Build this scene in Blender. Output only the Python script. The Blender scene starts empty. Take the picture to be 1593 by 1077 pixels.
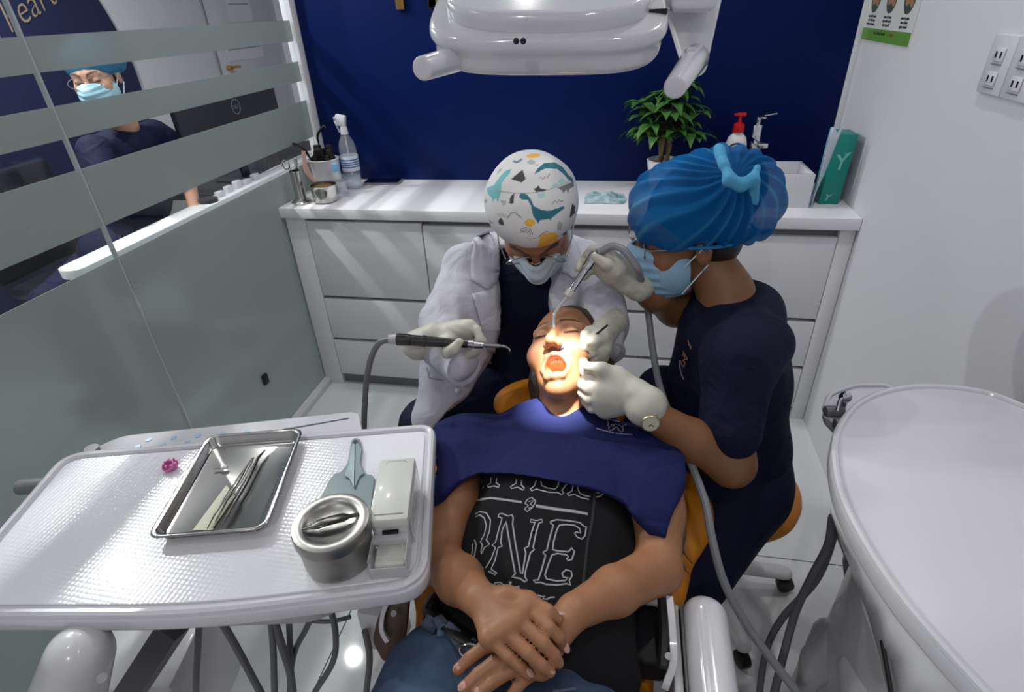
import bpy, bmesh, math, random
import numpy as np
from mathutils import Vector, Matrix
from mathutils.bvhtree import BVHTree
C = bpy.context.scene
COL = C.collection
rnd = random.Random(7)
PI = math.pi
# ------------------------------------------------------------------ camera
FPX = 877.0; CX, CY = 796.5, 538.5
CAM = np.array([1.331, -1.97, 1.497]); _ya, _pi, _ro = .209, .544, .048
_f = np.array([-math.sin(_ya)*math.cos(_pi), math.cos(_ya)*math.cos(_pi), -math.sin(_pi)])
_r = np.array([math.cos(_ya), math.sin(_ya), 0.]); _d = np.cross(_f, _r)
_c, _s = math.cos(_ro), math.sin(_ro)
RC = np.array([_c*_r+_s*_d, -_s*_r+_c*_d, _f])
def ray(u, v): return np.array([(u-CX)/FPX, (v-CY)/FPX, 1.])@RC
def at(u, v, x=None, y=None, z=None, d=None):
    """world point that the camera sees at photo pixel (u,v) on the plane x=, y=, z= or at forward distance d"""
    w = ray(u, v)
    if d is not None: return CAM+w*d
    for i, k in enumerate((x, y, z)):
        if k is not None: return CAM+w*((k-CAM[i])/w[i])
cam = bpy.data.cameras.new('camera'); cam.sensor_width = 36; cam.lens = FPX/1593*36; cam.clip_start = .01
camo = bpy.data.objects.new('camera', cam); COL.objects.link(camo)
M4 = Matrix(((RC[0][0], -RC[1][0], -RC[2][0], CAM[0]), (RC[0][1], -RC[1][1], -RC[2][1], CAM[1]), (RC[0][2], -RC[1][2], -RC[2][2], CAM[2]), (0, 0, 0, 1)))
camo.matrix_world = M4; C.camera = camo
# ------------------------------------------------------------------ light and exposure
w = bpy.data.worlds.new('world'); C.world = w; w.use_nodes = True
w.node_tree.nodes['Background'].inputs[0].default_value = (.80, .86, 1, 1)
w.node_tree.nodes['Background'].inputs[1].default_value = .2
C.view_settings.view_transform = 'Standard'; C.view_settings.look = 'None'
C.view_settings.exposure = 0.0; C.view_settings.gamma = 1.0; C.view_settings.use_curve_mapping = False
LIGHT_SPOTS = [(.22, -.33, 1.25, 'round ceiling downlight nearest the glass partition above the counter side'), (1.76, -.55, 1.25, 'round ceiling downlight nearest the right wall above the assistant'), (1.0, .05, 1.0, 'round ceiling downlight closest to the blue board'),
 (.4, -1.8, .45, 'round ceiling downlight above the instrument table side, behind the camera'), (1.7, -2.0, .45, 'round ceiling downlight behind the camera on the right'), (1.05, -3.0, 1.9, 'round ceiling downlight furthest back in the room'),
 (-.36, .05, 2.2, 'round ceiling downlight just beyond the glass partition'), (-1.35, .1, 9.0, 'round ceiling downlight beside the navy round wall sign'), (-.93, -.62, 6.5, 'round ceiling downlight beyond the glass, above the seated person')]
DOWNLIGHT_W = 4.3
LAMP_W = 150.0
def area(name, loc, rot, sx, sy, power, col=(1, 1, 1)):
    l = bpy.data.lights.new(name, 'AREA'); l.shape = 'RECTANGLE'; l.size = sx; l.size_y = sy; l.energy = power; l.color = col
    o = bpy.data.objects.new(name, l); COL.objects.link(o); o.location = loc; o.rotation_euler = rot; return o
# ------------------------------------------------------------------ tools
def lin(c):
    c = [x/255. if max(c) > 1.01 else x for x in c]
    return tuple((x/12.92 if x <= .04045 else ((x+.055)/1.055)**2.4) for x in c)
MATS = {}
def mat(name, col=(200, 200, 200), rough=.5, metal=0., coat=0., trans=0., ior=1.45, bump=None, var=None, emit=None, attr=False, sheen=0., sss=0., alpha=1., spec=.5):
    """bump=(scale,strength[,distance]); var=(scale, colour2, contrast)"""
    if name in MATS: return MATS[name]
    m = bpy.data.materials.new(name); m.use_nodes = True; nt = m.node_tree; b = nt.nodes['Principled BSDF']
    b.inputs['Base Color'].default_value = (*lin(col), 1); b.inputs['Roughness'].default_value = rough
    b.inputs['Metallic'].default_value = metal; b.inputs['Coat Weight'].default_value = coat; b.inputs['Coat Roughness'].default_value = .08
    b.inputs['Transmission Weight'].default_value = trans; b.inputs['IOR'].default_value = ior; b.inputs['Alpha'].default_value = alpha
    b.inputs['Specular IOR Level'].default_value = spec
    if sheen: b.inputs['Sheen Weight'].default_value = sheen; b.inputs['Sheen Roughness'].default_value = .5
    if sss:
        b.inputs['Subsurface Weight'].default_value = sss; b.inputs['Subsurface Radius'].default_value = (.012, .005, .003); b.inputs['Subsurface Scale'].default_value = 1.
    if emit: b.inputs['Emission Color'].default_value = (*lin(emit[0]), 1); b.inputs['Emission Strength'].default_value = emit[1]
    tc = nt.nodes.new('ShaderNodeTexCoord')
    src = None
    if attr:
        a = nt.nodes.new('ShaderNodeAttribute'); a.attribute_name = 'Col'; src = a.outputs['Color']; nt.links.new(src, b.inputs['Base Color'])
    if var:
        n = nt.nodes.new('ShaderNodeTexNoise'); n.inputs['Scale'].default_value = var[0]; n.inputs['Detail'].default_value = 4
        nt.links.new(tc.outputs['Object'], n.inputs['Vector'])
        rp = nt.nodes.new('ShaderNodeMapRange'); rp.inputs[1].default_value = .35; rp.inputs[2].default_value = .65
        rp.inputs[3].default_value = 0; rp.inputs[4].default_value = var[2]; nt.links.new(n.outputs[0], rp.inputs[0])
        mx = nt.nodes.new('ShaderNodeMix'); mx.data_type = 'RGBA'; nt.links.new(rp.outputs[0], mx.inputs[0])
        if src: nt.links.new(src, mx.inputs[6])
        else: mx.inputs[6].default_value = (*lin(col), 1)
        mx.inputs[7].default_value = (*lin(var[1]), 1); nt.links.new(mx.outputs[2], b.inputs['Base Color'])
    if bump:
        n = nt.nodes.new('ShaderNodeTexNoise'); n.inputs['Scale'].default_value = bump[0]; n.inputs['Detail'].default_value = 3
        nt.links.new(tc.outputs['Object'], n.inputs['Vector'])
        bp = nt.nodes.new('ShaderNodeBump'); bp.inputs['Strength'].default_value = bump[1]; bp.inputs['Distance'].default_value = bump[2] if len(bump) > 2 else .002
        nt.links.new(n.outputs[0], bp.inputs['Height']); nt.links.new(bp.outputs[0], b.inputs['Normal'])
    MATS[name] = m; return m
def group(o, label=None, cat=None, grp=None, kind=None):
    if label: o['label'] = label
    if cat: o['category'] = cat
    if grp: o['group'] = grp
    if kind: o['kind'] = kind
    return o
def thing(name, loc, label, cat, grp=None, rz=0.):
    o = bpy.data.objects.new(name, None); o.empty_display_size = .05; COL.objects.link(o); o.location = Vector([float(q) for q in loc]); o.rotation_euler = (0, 0, rz)
    return group(o, label, cat, grp)
def pmat(p):
    m = Matrix.LocRotScale(p.location, p.rotation_euler, p.scale)
    return (pmat(p.parent)@p.matrix_parent_inverse@m) if p.parent else m
def mk(name, V, F, m, parent=None, smooth=False, local=False, label=None, cat=None, grp=None, kind=None, angle=None):
    """one mesh object; V in world coordinates unless local (then in the parent's frame)"""
    V = np.asarray(V, dtype=float)
    off = np.zeros(3)
    if parent is None and len(V):
        off = np.array([(V[:, 0].min()+V[:, 0].max())/2, (V[:, 1].min()+V[:, 1].max())/2, V[:, 2].min()])
    me = bpy.data.meshes.new(name); me.from_pydata((V-off).tolist(), [], [list(map(int, f)) for f in F] if not isinstance(F, list) else F)
    me.materials.append(m) if not isinstance(m, (list, tuple)) else [me.materials.append(x) for x in m]
    o = bpy.data.objects.new(name, me); COL.objects.link(o)
    if parent is None: o.location = off
    else:
        o.parent = parent
        if not local: o.matrix_parent_inverse = pmat(parent).inverted()
    if smooth is True: me.polygons.foreach_set('use_smooth', [True]*len(me.polygons))
    me.update()
    group(o, label, cat, grp, kind)
    return o
class B:
    """collects shapes in one bmesh, then links them as one object"""
    def __init__(s): s.bm = bmesh.new()
    def _m(s, vs, loc, rot):
        M = Matrix.Translation(Vector([float(q) for q in loc]))@(rot.to_4x4() if rot is not None else Matrix())
        for v in vs: v.co = M@v.co
    def box(s, lo, hi, bev=0., seg=2, rot=None, c=None):
        lo, hi = np.array(lo, float), np.array(hi, float); cen = (lo+hi)/2 if c is None else np.array(c, float); sz = hi-lo
        r = bmesh.ops.create_cube(s.bm, size=1.); vs = r['verts']
        for v in vs: v.co = Vector((v.co.x*sz[0], v.co.y*sz[1], v.co.z*sz[2]))
        if bev > 0:
            es = list({e for v in vs for e in v.link_edges})
            rr = bmesh.ops.bevel(s.bm, geom=es, offset=min(bev, min(sz)*.49), segments=seg, profile=.5, affect='EDGES')
            vs = list({v for f in rr['faces'] for v in f.verts}|{v for v in vs if v.is_valid})
        s._m(vs, cen, rot); return s
    def cyl(s, a, b, r0, r1=None, n=24, bev=0., seg=2):
        a, b = Vector([float(q) for q in a]), Vector([float(q) for q in b]); r1 = r0 if r1 is None else r1; L = (b-a).length
        r = bmesh.ops.create_cone(s.bm, cap_ends=True, segments=n, radius1=r0, radius2=max(r1, 1e-5), depth=L); vs = r['verts']
        if bev > 0:
            es = [e for e in {e for v in vs for e in v.link_edges} if any(len(f.verts) > 4 for f in e.link_faces)]
            rr = bmesh.ops.bevel(s.bm, geom=es, offset=bev, segments=seg, profile=.5, affect='EDGES')
            vs = list({v for f in rr['faces'] for v in f.verts}|{v for v in vs if v.is_valid})
        q = Vector((0, 0, 1)).rotation_difference((b-a).normalized()).to_matrix()
        s._m(vs, (a+b)/2, q); return s
    def ball(s, c, r, n=16, rot=None):
        rr = (r, r, r) if not hasattr(r, '__len__') else r
        vs = bmesh.ops.create_uvsphere(s.bm, u_segments=n, v_segments=max(6, n//2+2), radius=1.)['verts']
        for v in vs: v.co = Vector((v.co.x*rr[0], v.co.y*rr[1], v.co.z*rr[2]))
        s._m(vs, c, rot); return s
    def lathe(s, prof, c=(0, 0, 0), n=32, rot=None, cap=True):
        rings = []
        for (r, z) in prof:
            if r < 1e-5: rings.append([s.bm.verts.new((0, 0, z))])
            else: rings.append([s.bm.verts.new((r*math.cos(2*PI*i/n), r*math.sin(2*PI*i/n), z)) for i in range(n)])
        for A, Bb in zip(rings, rings[1:]):
            for i in range(n):
                j = (i+1) % n
                if len(A) == 1 and len(Bb) == 1: continue
                if len(A) == 1: s.bm.faces.new((A[0], Bb[i], Bb[j]))
                elif len(Bb) == 1: s.bm.faces.new((A[i], A[j], Bb[0]))
                else: s.bm.faces.new((A[i], A[j], Bb[j], Bb[i]))
        s._m([v for R_ in rings for v in R_], c, rot); return s
    def tube(s, pts, rad, n=10, closed=False, smooth_n=0, flat=None):
        P = [Vector([float(q) for q in p]) for p in pts]
        if smooth_n: P = [Vector(q) for q in spline(P, smooth_n, closed)]
        N = len(P); R_ = rad if hasattr(rad, '__len__') else None
        rings = []; up = None
        for i, p in enumerate(P):
            t = (P[(i+1) % N]-P[i-1]) if (closed or 0 < i < N-1) else (P[1]-P[0] if i == 0 else P[-1]-P[-2])
            t.normalize()
            if up is None: up = t.orthogonal().normalized() if flat is None else Vector(flat)
            up = (up-t*up.dot(t)).normalized(); bi = t.cross(up)
            r = (R_[min(len(R_)-1, int(round(i*(len(R_)-1)/max(1, N-1))))] if R_ else rad)
            ry = r*(.25 if flat is not None else 1)
            rings.append([s.bm.verts.new(p+up*ry*math.sin(2*PI*k/n)+bi*r*math.cos(2*PI*k/n)) for k in range(n)])
        for i in range(N if closed else N-1):
            A, Bb = rings[i], rings[(i+1) % N]
            for k in range(n): s.bm.faces.new((A[k], A[(k+1) % n], Bb[(k+1) % n], Bb[k]))
        if not closed:
            s.bm.faces.new(rings[0][::-1]); s.bm.faces.new(rings[-1])
        return s
    def prism(s, pts, z0, z1, bev=0., seg=2, M=None, holes=None):
        """polygon pts (x,y) extruded z0..z1, optional frame matrix M"""
        vb = [s.bm.verts.new((p[0], p[1], z0)) for p in pts]; f = s.bm.faces.new(vb)
        r = bmesh.ops.extrude_face_region(s.bm, geom=[f]); vt = [g for g in r['geom'] if isinstance(g, bmesh.types.BMVert)]
        for v in vt: v.co.z = z1
        vs = vb+vt
        bmesh.ops.recalc_face_normals(s.bm, faces=list({f for v in vs for f in v.link_faces}))
        if bev > 0:
            es = [e for e in {e for v in vs for e in v.link_edges} if abs(e.verts[0].co.z-e.verts[1].co.z) < 1e-7]
            rr = bmesh.ops.bevel(s.bm, geom=es, offset=bev, segments=seg, profile=.5, affect='EDGES')
            vs = list({v for f in rr['faces'] for v in f.verts}|{v for v in vs if v.is_valid})
        if M is not None:
            for v in vs: v.co = M@v.co
        return s
    def quad(s, pts):
        s.bm.faces.new([s.bm.verts.new([float(q) for q in p]) for p in pts]); return s
    def build(s, name, m, parent=None, smooth=True, local=False, label=None, cat=None, grp=None, kind=None, fixn=True, ang=35):
        if fixn: bmesh.ops.recalc_face_normals(s.bm, faces=s.bm.faces[:])
        off = Vector((0, 0, 0))
        if parent is None and s.bm.verts:
            vs = [v.co for v in s.bm.verts]
            off = Vector(((min(v.x for v in vs)+max(v.x for v in vs))/2, (min(v.y for v in vs)+max(v.y for v in vs))/2, min(v.z for v in vs)))
            for v in s.bm.verts: v.co -= off
        if smooth:
            for f in s.bm.faces: f.smooth = True
            for e in s.bm.edges:
                if len(e.link_faces) == 2 and e.calc_face_angle(0) > math.radians(ang): e.smooth = False
        me = bpy.data.meshes.new(name); s.bm.to_mesh(me); s.bm.free()
        for x in (m if isinstance(m, (list, tuple)) else [m]): me.materials.append(x)
        o = bpy.data.objects.new(name, me); COL.objects.link(o)
        if parent is None: o.location = off
        else:
            o.parent = parent
            if not local: o.matrix_parent_inverse = pmat(parent).inverted()
        return group(o, label, cat, grp, kind)
def spline(P, n, closed=False):
    P = [np.array(p, float) for p in P]; N = len(P); out = []
    for i in range(N if closed else N-1):
        if closed: a, b, c, d = P[i-1], P[i], P[(i+1) % N], P[(i+2) % N]
        else: a, b, c, d = P[max(i-1, 0)], P[i], P[i+1], P[min(i+2, N-1)]
        for k in range(n):
            t = k/n; out.append(.5*((2*b)+(-a+c)*t+(2*a-5*b+4*c-d)*t*t+(-a+3*b-3*c+d)*t**3))
    if not closed: out.append(P[-1])
    return out
def rpoly(pts, r, n=6):
    """polygon with rounded corners; r one radius or one per corner"""
    out = []; N = len(pts); rs = r if hasattr(r, '__len__') else [r]*N
    for i in range(N):
        p = np.array(pts[i], float); a = np.array(pts[i-1], float)-p; b = np.array(pts[(i+1) % N], float)-p
        la, lb = np.linalg.norm(a), np.linalg.norm(b); a /= la; b /= lb; rr = rs[i]
        if rr <= 0: out.append(tuple(p)); continue
        q = min(rr, la*.49, lb*.49)
        for k in range(n+1):
            t = k/n; out.append(tuple(p+a*q*(1-t)**2+b*q*t**2))
    return out
def frame(o, x, y, z=None):
    x = Vector([float(q) for q in x]).normalized(); y = Vector([float(q) for q in y]); y = (y-x*y.dot(x)).normalized(); z = x.cross(y)
    return Matrix(((x.x, y.x, z.x, o[0]), (x.y, y.y, z.y, o[1]), (x.z, y.z, z.z, o[2]), (0, 0, 0, 1)))
# ------------------------------------------------------------------ implicit surfaces: smooth bodies from blended round shapes
def unit(v): v = np.array(v, float); return v/np.linalg.norm(v)
class SDF:
    def __init__(s): s.p = []
    def _add(s, fn, lo, hi, k, op): s.p.append((fn, np.array(lo, float), np.array(hi, float), k, op)); return s
    def cone(s, a, b, ra, rb=None, k=.01, op='u', flat=None, f=1.):
        a, b = np.array(a, float), np.array(b, float); rb = ra if rb is None else rb; R_ = max(ra, rb)*max(1, f)
        ab = b-a; L2 = max(ab@ab, 1e-12); n = unit(flat) if flat is not None else None
        def fn(X, Y, Z):
            px, py, pz = X-a[0], Y-a[1], Z-a[2]
            if n is not None:
                q = (px*n[0]+py*n[1]+pz*n[2])*(1/f-1); px = px+q*n[0]; py = py+q*n[1]; pz = pz+q*n[2]
                bb = ab+n*(ab@n)*(1/f-1)
            else: bb = ab
            l2 = max(bb@bb, 1e-12)
            h = np.clip((px*bb[0]+py*bb[1]+pz*bb[2])/l2, 0, 1)
            d = np.sqrt((px-bb[0]*h)**2+(py-bb[1]*h)**2+(pz-bb[2]*h)**2)-(ra+(rb-ra)*h)
            return d*(f if f < 1 else 1)
        return s._add(fn, np.minimum(a, b)-R_, np.maximum(a, b)+R_, k, op)
    def chain(s, pts, rs, k=.01, **kw):
        rs = rs if hasattr(rs, '__len__') else [rs]*len(pts)
        for i in range(len(pts)-1): s.cone(pts[i], pts[i+1], rs[i], rs[i+1], k, **kw)
        return s
    def ell(s, c, r, R_=None, k=.01, op='u'):
        c = np.array(c, float); r = np.array(r, float); Q = np.eye(3) if R_ is None else np.array(R_)   # rows = local axes
        m = r.max()
        def fn(X, Y, Z):
            px, py, pz = X-c[0], Y-c[1], Z-c[2]
            l = [Q[i][0]*px+Q[i][1]*py+Q[i][2]*pz for i in range(3)]
            k0 = np.sqrt(sum((l[i]/r[i])**2 for i in range(3))); k1 = np.sqrt(sum((l[i]/r[i]**2)**2 for i in range(3)))+1e-9
            return k0*(k0-1)/k1
        return s._add(fn, c-m, c+m, k, op)
    def box(s, c, h, R_=None, rd=.01, k=.01, op='u'):
        c = np.array(c, float); h = np.array(h, float)-rd; Q = np.eye(3) if R_ is None else np.array(R_); m = np.linalg.norm(h)+rd
        def fn(X, Y, Z):
            px, py, pz = X-c[0], Y-c[1], Z-c[2]
            l = [np.abs(Q[i][0]*px+Q[i][1]*py+Q[i][2]*pz)-h[i] for i in range(3)]
            return np.sqrt(sum(np.maximum(q, 0)**2 for q in l))+np.minimum(np.maximum(l[0], np.maximum(l[1], l[2])), 0)-rd
        return s._add(fn, c-m, c+m, k, op)
    def custom(s, fn, lo, hi, k=.0, op='u'): return s._add(fn, lo, hi, k, op)
    def ev(s, V):
        """signed distance at points V (N,3)"""
        D = np.full(len(V), 1e3); X, Y, Z = V[:, 0], V[:, 1], V[:, 2]
        for fn, lo, hi, k, op in s.p: D = comb(D, fn(X, Y, Z), k, op)
        return D
    def grid(s, res, pad=.02, lo=None, hi=None):
        U = [q for q in s.p if q[4] == 'u']
        lo = np.min([q[1] for q in U], 0)-pad if lo is None else np.array(lo, float)
        hi = np.max([q[2] for q in U], 0)+pad if hi is None else np.array(hi, float)
        n = np.maximum(np.ceil((hi-lo)/res).astype(int)+1, 4)
        D = np.full(n, 1e3, np.float32); ax = [lo[i]+res*np.arange(n[i]) for i in range(3)]
        for fn, a, b, k, op in s.p:
            mg = k+res*3
            if op == 'i': i0 = [0]*3; i1 = list(n)
            else:
                i0 = [max(0, int((a[i]-mg-lo[i])/res)) for i in range(3)]; i1 = [min(n[i], int((b[i]+mg-lo[i])/res)+2) for i in range(3)]
            if any(i1[i] <= i0[i] for i in range(3)): continue
            sl = tuple(slice(i0[i], i1[i]) for i in range(3))
            X = ax[0][sl[0]][:, None, None]; Y = ax[1][sl[1]][None, :, None]; Z = ax[2][sl[2]][None, None, :]
            D[sl] = comb(D[sl], fn(X, Y, Z), k, op)
        return D, lo
    def mesh(s, res, **kw):
        D, lo = s.grid(res, **kw); return nets(D, lo, res)
def comb(D, d, k, op):
    if op == 'u':
        if k <= 0: return np.minimum(D, d)
        h = np.maximum(k-np.abs(D-d), 0)/k; return np.minimum(D, d)-h*h*k*.25
    if op == 's': d = -d
    if k <= 0: return np.maximum(D, d)
    h = np.maximum(k-np.abs(D-d), 0)/k; return np.maximum(D, d)+h*h*k*.25
def nets(D, lo, res):
    S_ = D < 0; n = D.shape
    c = [D[i:n[0]-1+i, j:n[1]-1+j, k:n[2]-1+k] for i in (0, 1) for j in (0, 1) for k in (0, 1)]
    cs = sum((q < 0).astype(np.int8) for q in c); act = (cs > 0) & (cs < 8)
    I, J, K = np.nonzero(act); V8 = np.stack([q[I, J, K] for q in c], 1).astype(float)
    off = np.array([(i, j, k) for i in (0, 1) for j in (0, 1) for k in (0, 1)], float)
    P = np.zeros((len(I), 3)); cnt = np.zeros(len(I))
    for a in range(8):
        for b in range(a+1, 8):
            if np.abs(off[a]-off[b]).sum() != 1: continue
            va, vb = V8[:, a], V8[:, b]; m = (va < 0) != (vb < 0)
            t = np.where(m, va/np.where(m, va-vb, 1), 0)
            P += np.where(m[:, None], off[a]+(off[b]-off[a])*t[:, None], 0); cnt += m
    P = P/cnt[:, None]+np.stack([I, J, K], 1); V = P*res+lo
    idx = np.full(act.shape, -1, np.int64); idx[I, J, K] = np.arange(len(I)); F = []
    for ax in range(3):
        sl0 = [slice(1, n[q]-1) for q in range(3)]; sl1 = list(sl0); sl0[ax] = slice(0, n[ax]-1); sl1[ax] = slice(1, n[ax])
        A = S_[tuple(sl0)]; Bq = S_[tuple(sl1)]; ch = np.nonzero(A != Bq)
        g = [ch[q]+(1 if q != ax else 0) for q in range(3)]
        o1, o2 = [q for q in range(3) if q != ax]
        def cell(da, db):
            w_ = list(g); w_[o1] = g[o1]-da; w_[o2] = g[o2]-db; return idx[w_[0], w_[1], w_[2]]
        q = np.stack([cell(0, 0), cell(1, 0), cell(1, 1), cell(0, 1)], 1)
        fl = A[ch]
        if ax == 1: fl = ~fl
        q[~fl] = q[~fl][:, ::-1]; F.append(q)
    F = np.concatenate(F); F = F[(F >= 0).all(1)]
    return V, F
def vnorm(V, F):
    n = np.cross(V[F[:, 2]]-V[F[:, 0]], V[F[:, 3]]-V[F[:, 1]]); N = np.zeros_like(V)
    for k in range(4): np.add.at(N, F[:, k], n)
    return N/(np.linalg.norm(N, axis=1, keepdims=True)+1e-12)
def relax(V, F, it=1, a=.5):
    for _ in range(it):
        A = np.zeros_like(V); c = np.zeros(len(V))
        for k in range(4): np.add.at(A, F[:, k], V[F[:, (k+1) % 4]]); np.add.at(c, F[:, k], 1); np.add.at(A, F[:, (k+1) % 4], V[F[:, k]]); np.add.at(c, F[:, (k+1) % 4], 1)
        V = V*(1-a)+a*A/c[:, None]
    return V
def fmk(name, V, F, m, parent=None, col=None, smooth=True, **kw):
    """fast mesh object from arrays, optional per-vertex colours (sRGB 0..255)"""
    off = np.zeros(3)
    if parent is None: off = np.array([(V[:, 0].min()+V[:, 0].max())/2, (V[:, 1].min()+V[:, 1].max())/2, V[:, 2].min()])
    me = bpy.data.meshes.new(name); me.vertices.add(len(V)); me.vertices.foreach_set('co', (V-off).astype(np.float32).ravel())
    me.loops.add(F.size); me.loops.foreach_set('vertex_index', F.astype(np.int32).ravel())
    me.polygons.add(len(F)); me.polygons.foreach_set('loop_start', np.arange(0, F.size, F.shape[1], dtype=np.int32))
    try: me.polygons.foreach_set('loop_total', np.full(len(F), F.shape[1], np.int32))
    except Exception: pass
    me.polygons.foreach_set('use_smooth', [smooth]*len(F)); me.update(calc_edges=True); me.validate()
    if col is not None:
        c = np.asarray(col, float)/255.; c = np.where(c <= .04045, c/12.92, ((c+.055)/1.055)**2.4)
        a = me.color_attributes.new('Col', 'FLOAT_COLOR', 'POINT'); a.data.foreach_set('color', np.c_[c, np.ones(len(c))].astype(np.float32).ravel())
    me.materials.append(m); o = bpy.data.objects.new(name, me); COL.objects.link(o)
    if parent is None: o.location = off
    else: o.parent = parent; o.matrix_parent_inverse = pmat(parent).inverted()
    return group(o, **kw)
def waves(V, amp, scale, seed, aniso=(1, 1, 1), n=6):
    """soft cloth-like height field sampled at points"""
    r = np.random.RandomState(seed); out = np.zeros(len(V)); W = V*np.array(aniso)
    w2 = W+.35/scale*np.stack([np.sin(W@(r.randn(3)*scale*.5)+r.rand()*6) for _ in range(3)], 1)
    for i in range(n):
        k = r.randn(3)*scale*(1+.35*i); out += np.sin(w2@k+r.rand()*6.3)/(1+.4*i)
    return amp*out/n*1.6
def sdfmk(name, s, res, m, parent=None, disp=None, colf=None, sm=1, relaxa=.5, gkw={}, **kw):
    V, F = s.mesh(res, **gkw)
    if sm: V = relax(V, F, sm, relaxa)
    if disp is not None: V = V+vnorm(V, F)*disp(V)[:, None]
    o = fmk(name, V, F, m, parent, col=colf(V) if colf else None, **kw); o['_n'] = len(V); del o['_n']
    return o, V, F
def inpoly(P, poly):
    x, y = P[:, 0], P[:, 1]; r = np.zeros(len(P), bool); n = len(poly)
    for i in range(n):
        x0, y0 = poly[i]; x1, y1 = poly[(i+1) % n]
        c = ((y0 > y) != (y1 > y)) & (x < (x1-x0)*(y-y0)/((y1-y0) if y1 != y0 else 1e-9)+x0); r ^= c
    return r
def pix(V):
    q = (V-CAM)@RC.T; return np.c_[CX+FPX*q[:, 0]/q[:, 2], CY+FPX*q[:, 1]/q[:, 2]]
def bvh(V, F): return BVHTree.FromPolygons([tuple(v) for v in V.tolist()], [tuple(f) for f in F.tolist()])
def onto(T, u, v, lift=.001, frm=None, dr=None):
    """point of surface T seen at photo pixel (u,v), lifted off it"""
    w_ = Vector(ray(u, v)).normalized(); h = T.ray_cast(Vector(CAM), w_)
    if h[0] is None: return None
    n = h[1] if h[1].dot(w_) < 0 else -h[1]
    return h[0]+n*lift, n
def strokes(name, T, lines, rad, m, parent, lift=.0006, **kw):
    """thin printed or embroidered lines laid on surface T along pixel polylines"""
    b = B()
    for L in lines:
        if len(L) < 2: continue
        P = []
        for i in range(len(L)-1):
            a, c = np.array(L[i], float), np.array(L[i+1], float); k = max(1, int(np.linalg.norm(c-a)/5))
            P += [a+(c-a)*t/k for t in range(k)]
        P.append(np.array(L[-1], float)); run = []; nn = None
        def flush():
            if len(run) > 1: b.tube([q for q in run], rad, n=6, flat=nn)
        for q in P:
            h = onto(T, q[0], q[1], lift)
            if h is None or (run and (h[0]-run[-1]).length > .02): flush(); run = []; nn = None
            if h is None: continue
            if nn is None: nn = h[1]
            run.append(h[0])
        flush()
    return b.build(name, m, parent, fixn=True, **kw)
# ------------------------------------------------------------------ materials of the room
WALL = mat('wall_paint', (206, 206, 211), .55, bump=(60, .05), spec=.4)
LAM = mat('white_laminate', (224, 224, 228), .32)
LAMT = mat('white_worktop', (232, 232, 236), .22, coat=.3)
GAP = mat('shadow_gap_grey', (120, 122, 126), .6)
BLUE = mat('deep_blue_board', (1, 21, 76), .5, bump=(300, .05), spec=.15)
WP = mat('white_plastic', (206, 206, 210), .28, coat=.35)
WPG = mat('white_gloss', (214, 214, 219), .16, coat=.6)
GREYP = mat('grey_plastic', (118, 120, 124), .4)
HOSE = mat('grey_hose', (104, 106, 110), .45)
BLK = mat('black_plastic', (14, 14, 17), .35)
STEEL = mat('steel', (196, 194, 190), .16, metal=1.)
STEELB = mat('brushed_steel', (160, 158, 154), .36, metal=1., bump=(90, .15))
CHROME = mat('chrome', (220, 220, 222), .07, metal=1.)
GOLD = mat('gold', (196, 152, 84), .3, metal=1.)
def floor_mat():
    m = mat('floor_tile', (214, 216, 217), .06, var=(1.5, (204, 208, 210), .6)); nt = m.node_tree; b = nt.nodes['Principled BSDF']
    g = nt.nodes.new('ShaderNodeNewGeometry'); sp = nt.nodes.new('ShaderNodeSeparateXYZ'); nt.links.new(g.outputs['Position'], sp.inputs[0]); outs = []
    for k, off in ((0, .18), (1, .70)):
        a = nt.nodes.new('ShaderNodeMath'); a.operation = 'ADD'; a.inputs[1].default_value = 12+off; nt.links.new(sp.outputs[k], a.inputs[0])
        q = nt.nodes.new('ShaderNodeMath'); q.operation = 'MODULO'; q.inputs[1].default_value = .8; nt.links.new(a.outputs[0], q.inputs[0])
        l = nt.nodes.new('ShaderNodeMath'); l.operation = 'LESS_THAN'; l.inputs[1].default_value = .0035; nt.links.new(q.outputs[0], l.inputs[0]); outs.append(l)
    mx = nt.nodes.new('ShaderNodeMath'); mx.operation = 'MAXIMUM'; nt.links.new(outs[0].outputs[0], mx.inputs[0]); nt.links.new(outs[1].outputs[0], mx.inputs[1])
    old = b.inputs['Base Color'].links[0].from_socket
    x = nt.nodes.new('ShaderNodeMix'); x.data_type = 'RGBA'; x.inputs[7].default_value = (*lin((70, 72, 74)), 1)
    nt.links.new(mx.outputs[0], x.inputs[0]); nt.links.new(old, x.inputs[6]); nt.links.new(x.outputs[2], b.inputs['Base Color']); return m
def struct(name, lo, hi, m, bev=0.): return B().box(lo, hi, bev).build(name, m, kind='structure')
W_ = 2.108; YB = .44; H = 2.45
struct('floor', (-3.2, -3.6, -.1), (W_+.1, 3.2, 0), floor_mat())
struct('ceiling', (-3.2, -3.6, H), (W_+.1, 3.2, H+.1), WALL)
struct('wall_right', (W_, -3.6, 0), (W_+.1, YB, H), WALL)
struct('wall_back', (-.03, YB, 0), (W_+.1, YB+.1, H), WALL)
struct('wall_front', (-3.2, -3.7, 0), (W_+.1, -3.6, H), WALL)
struct('wall_outer', (-1.75, -3.6, 0), (-1.65, 3.2, H), WALL)
struct('wall_far', (-1.65, 3.1, 0), (-.03, 3.2, H), WALL)
struct('wall_passage', (-.03, YB+.1, 0), (.07, 3.1, H), WALL)
struct('trim_1', (-.03, YB-.05, 0), (.012, YB, H), WP, .003)
struct('trim_2', (W_-.02, YB-.012, .85), (W_, YB, H), WPG, .002)
struct('trim_3', (-.035, -3.0, 0), (.03, YB-.05, .028), WP, .003)
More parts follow.
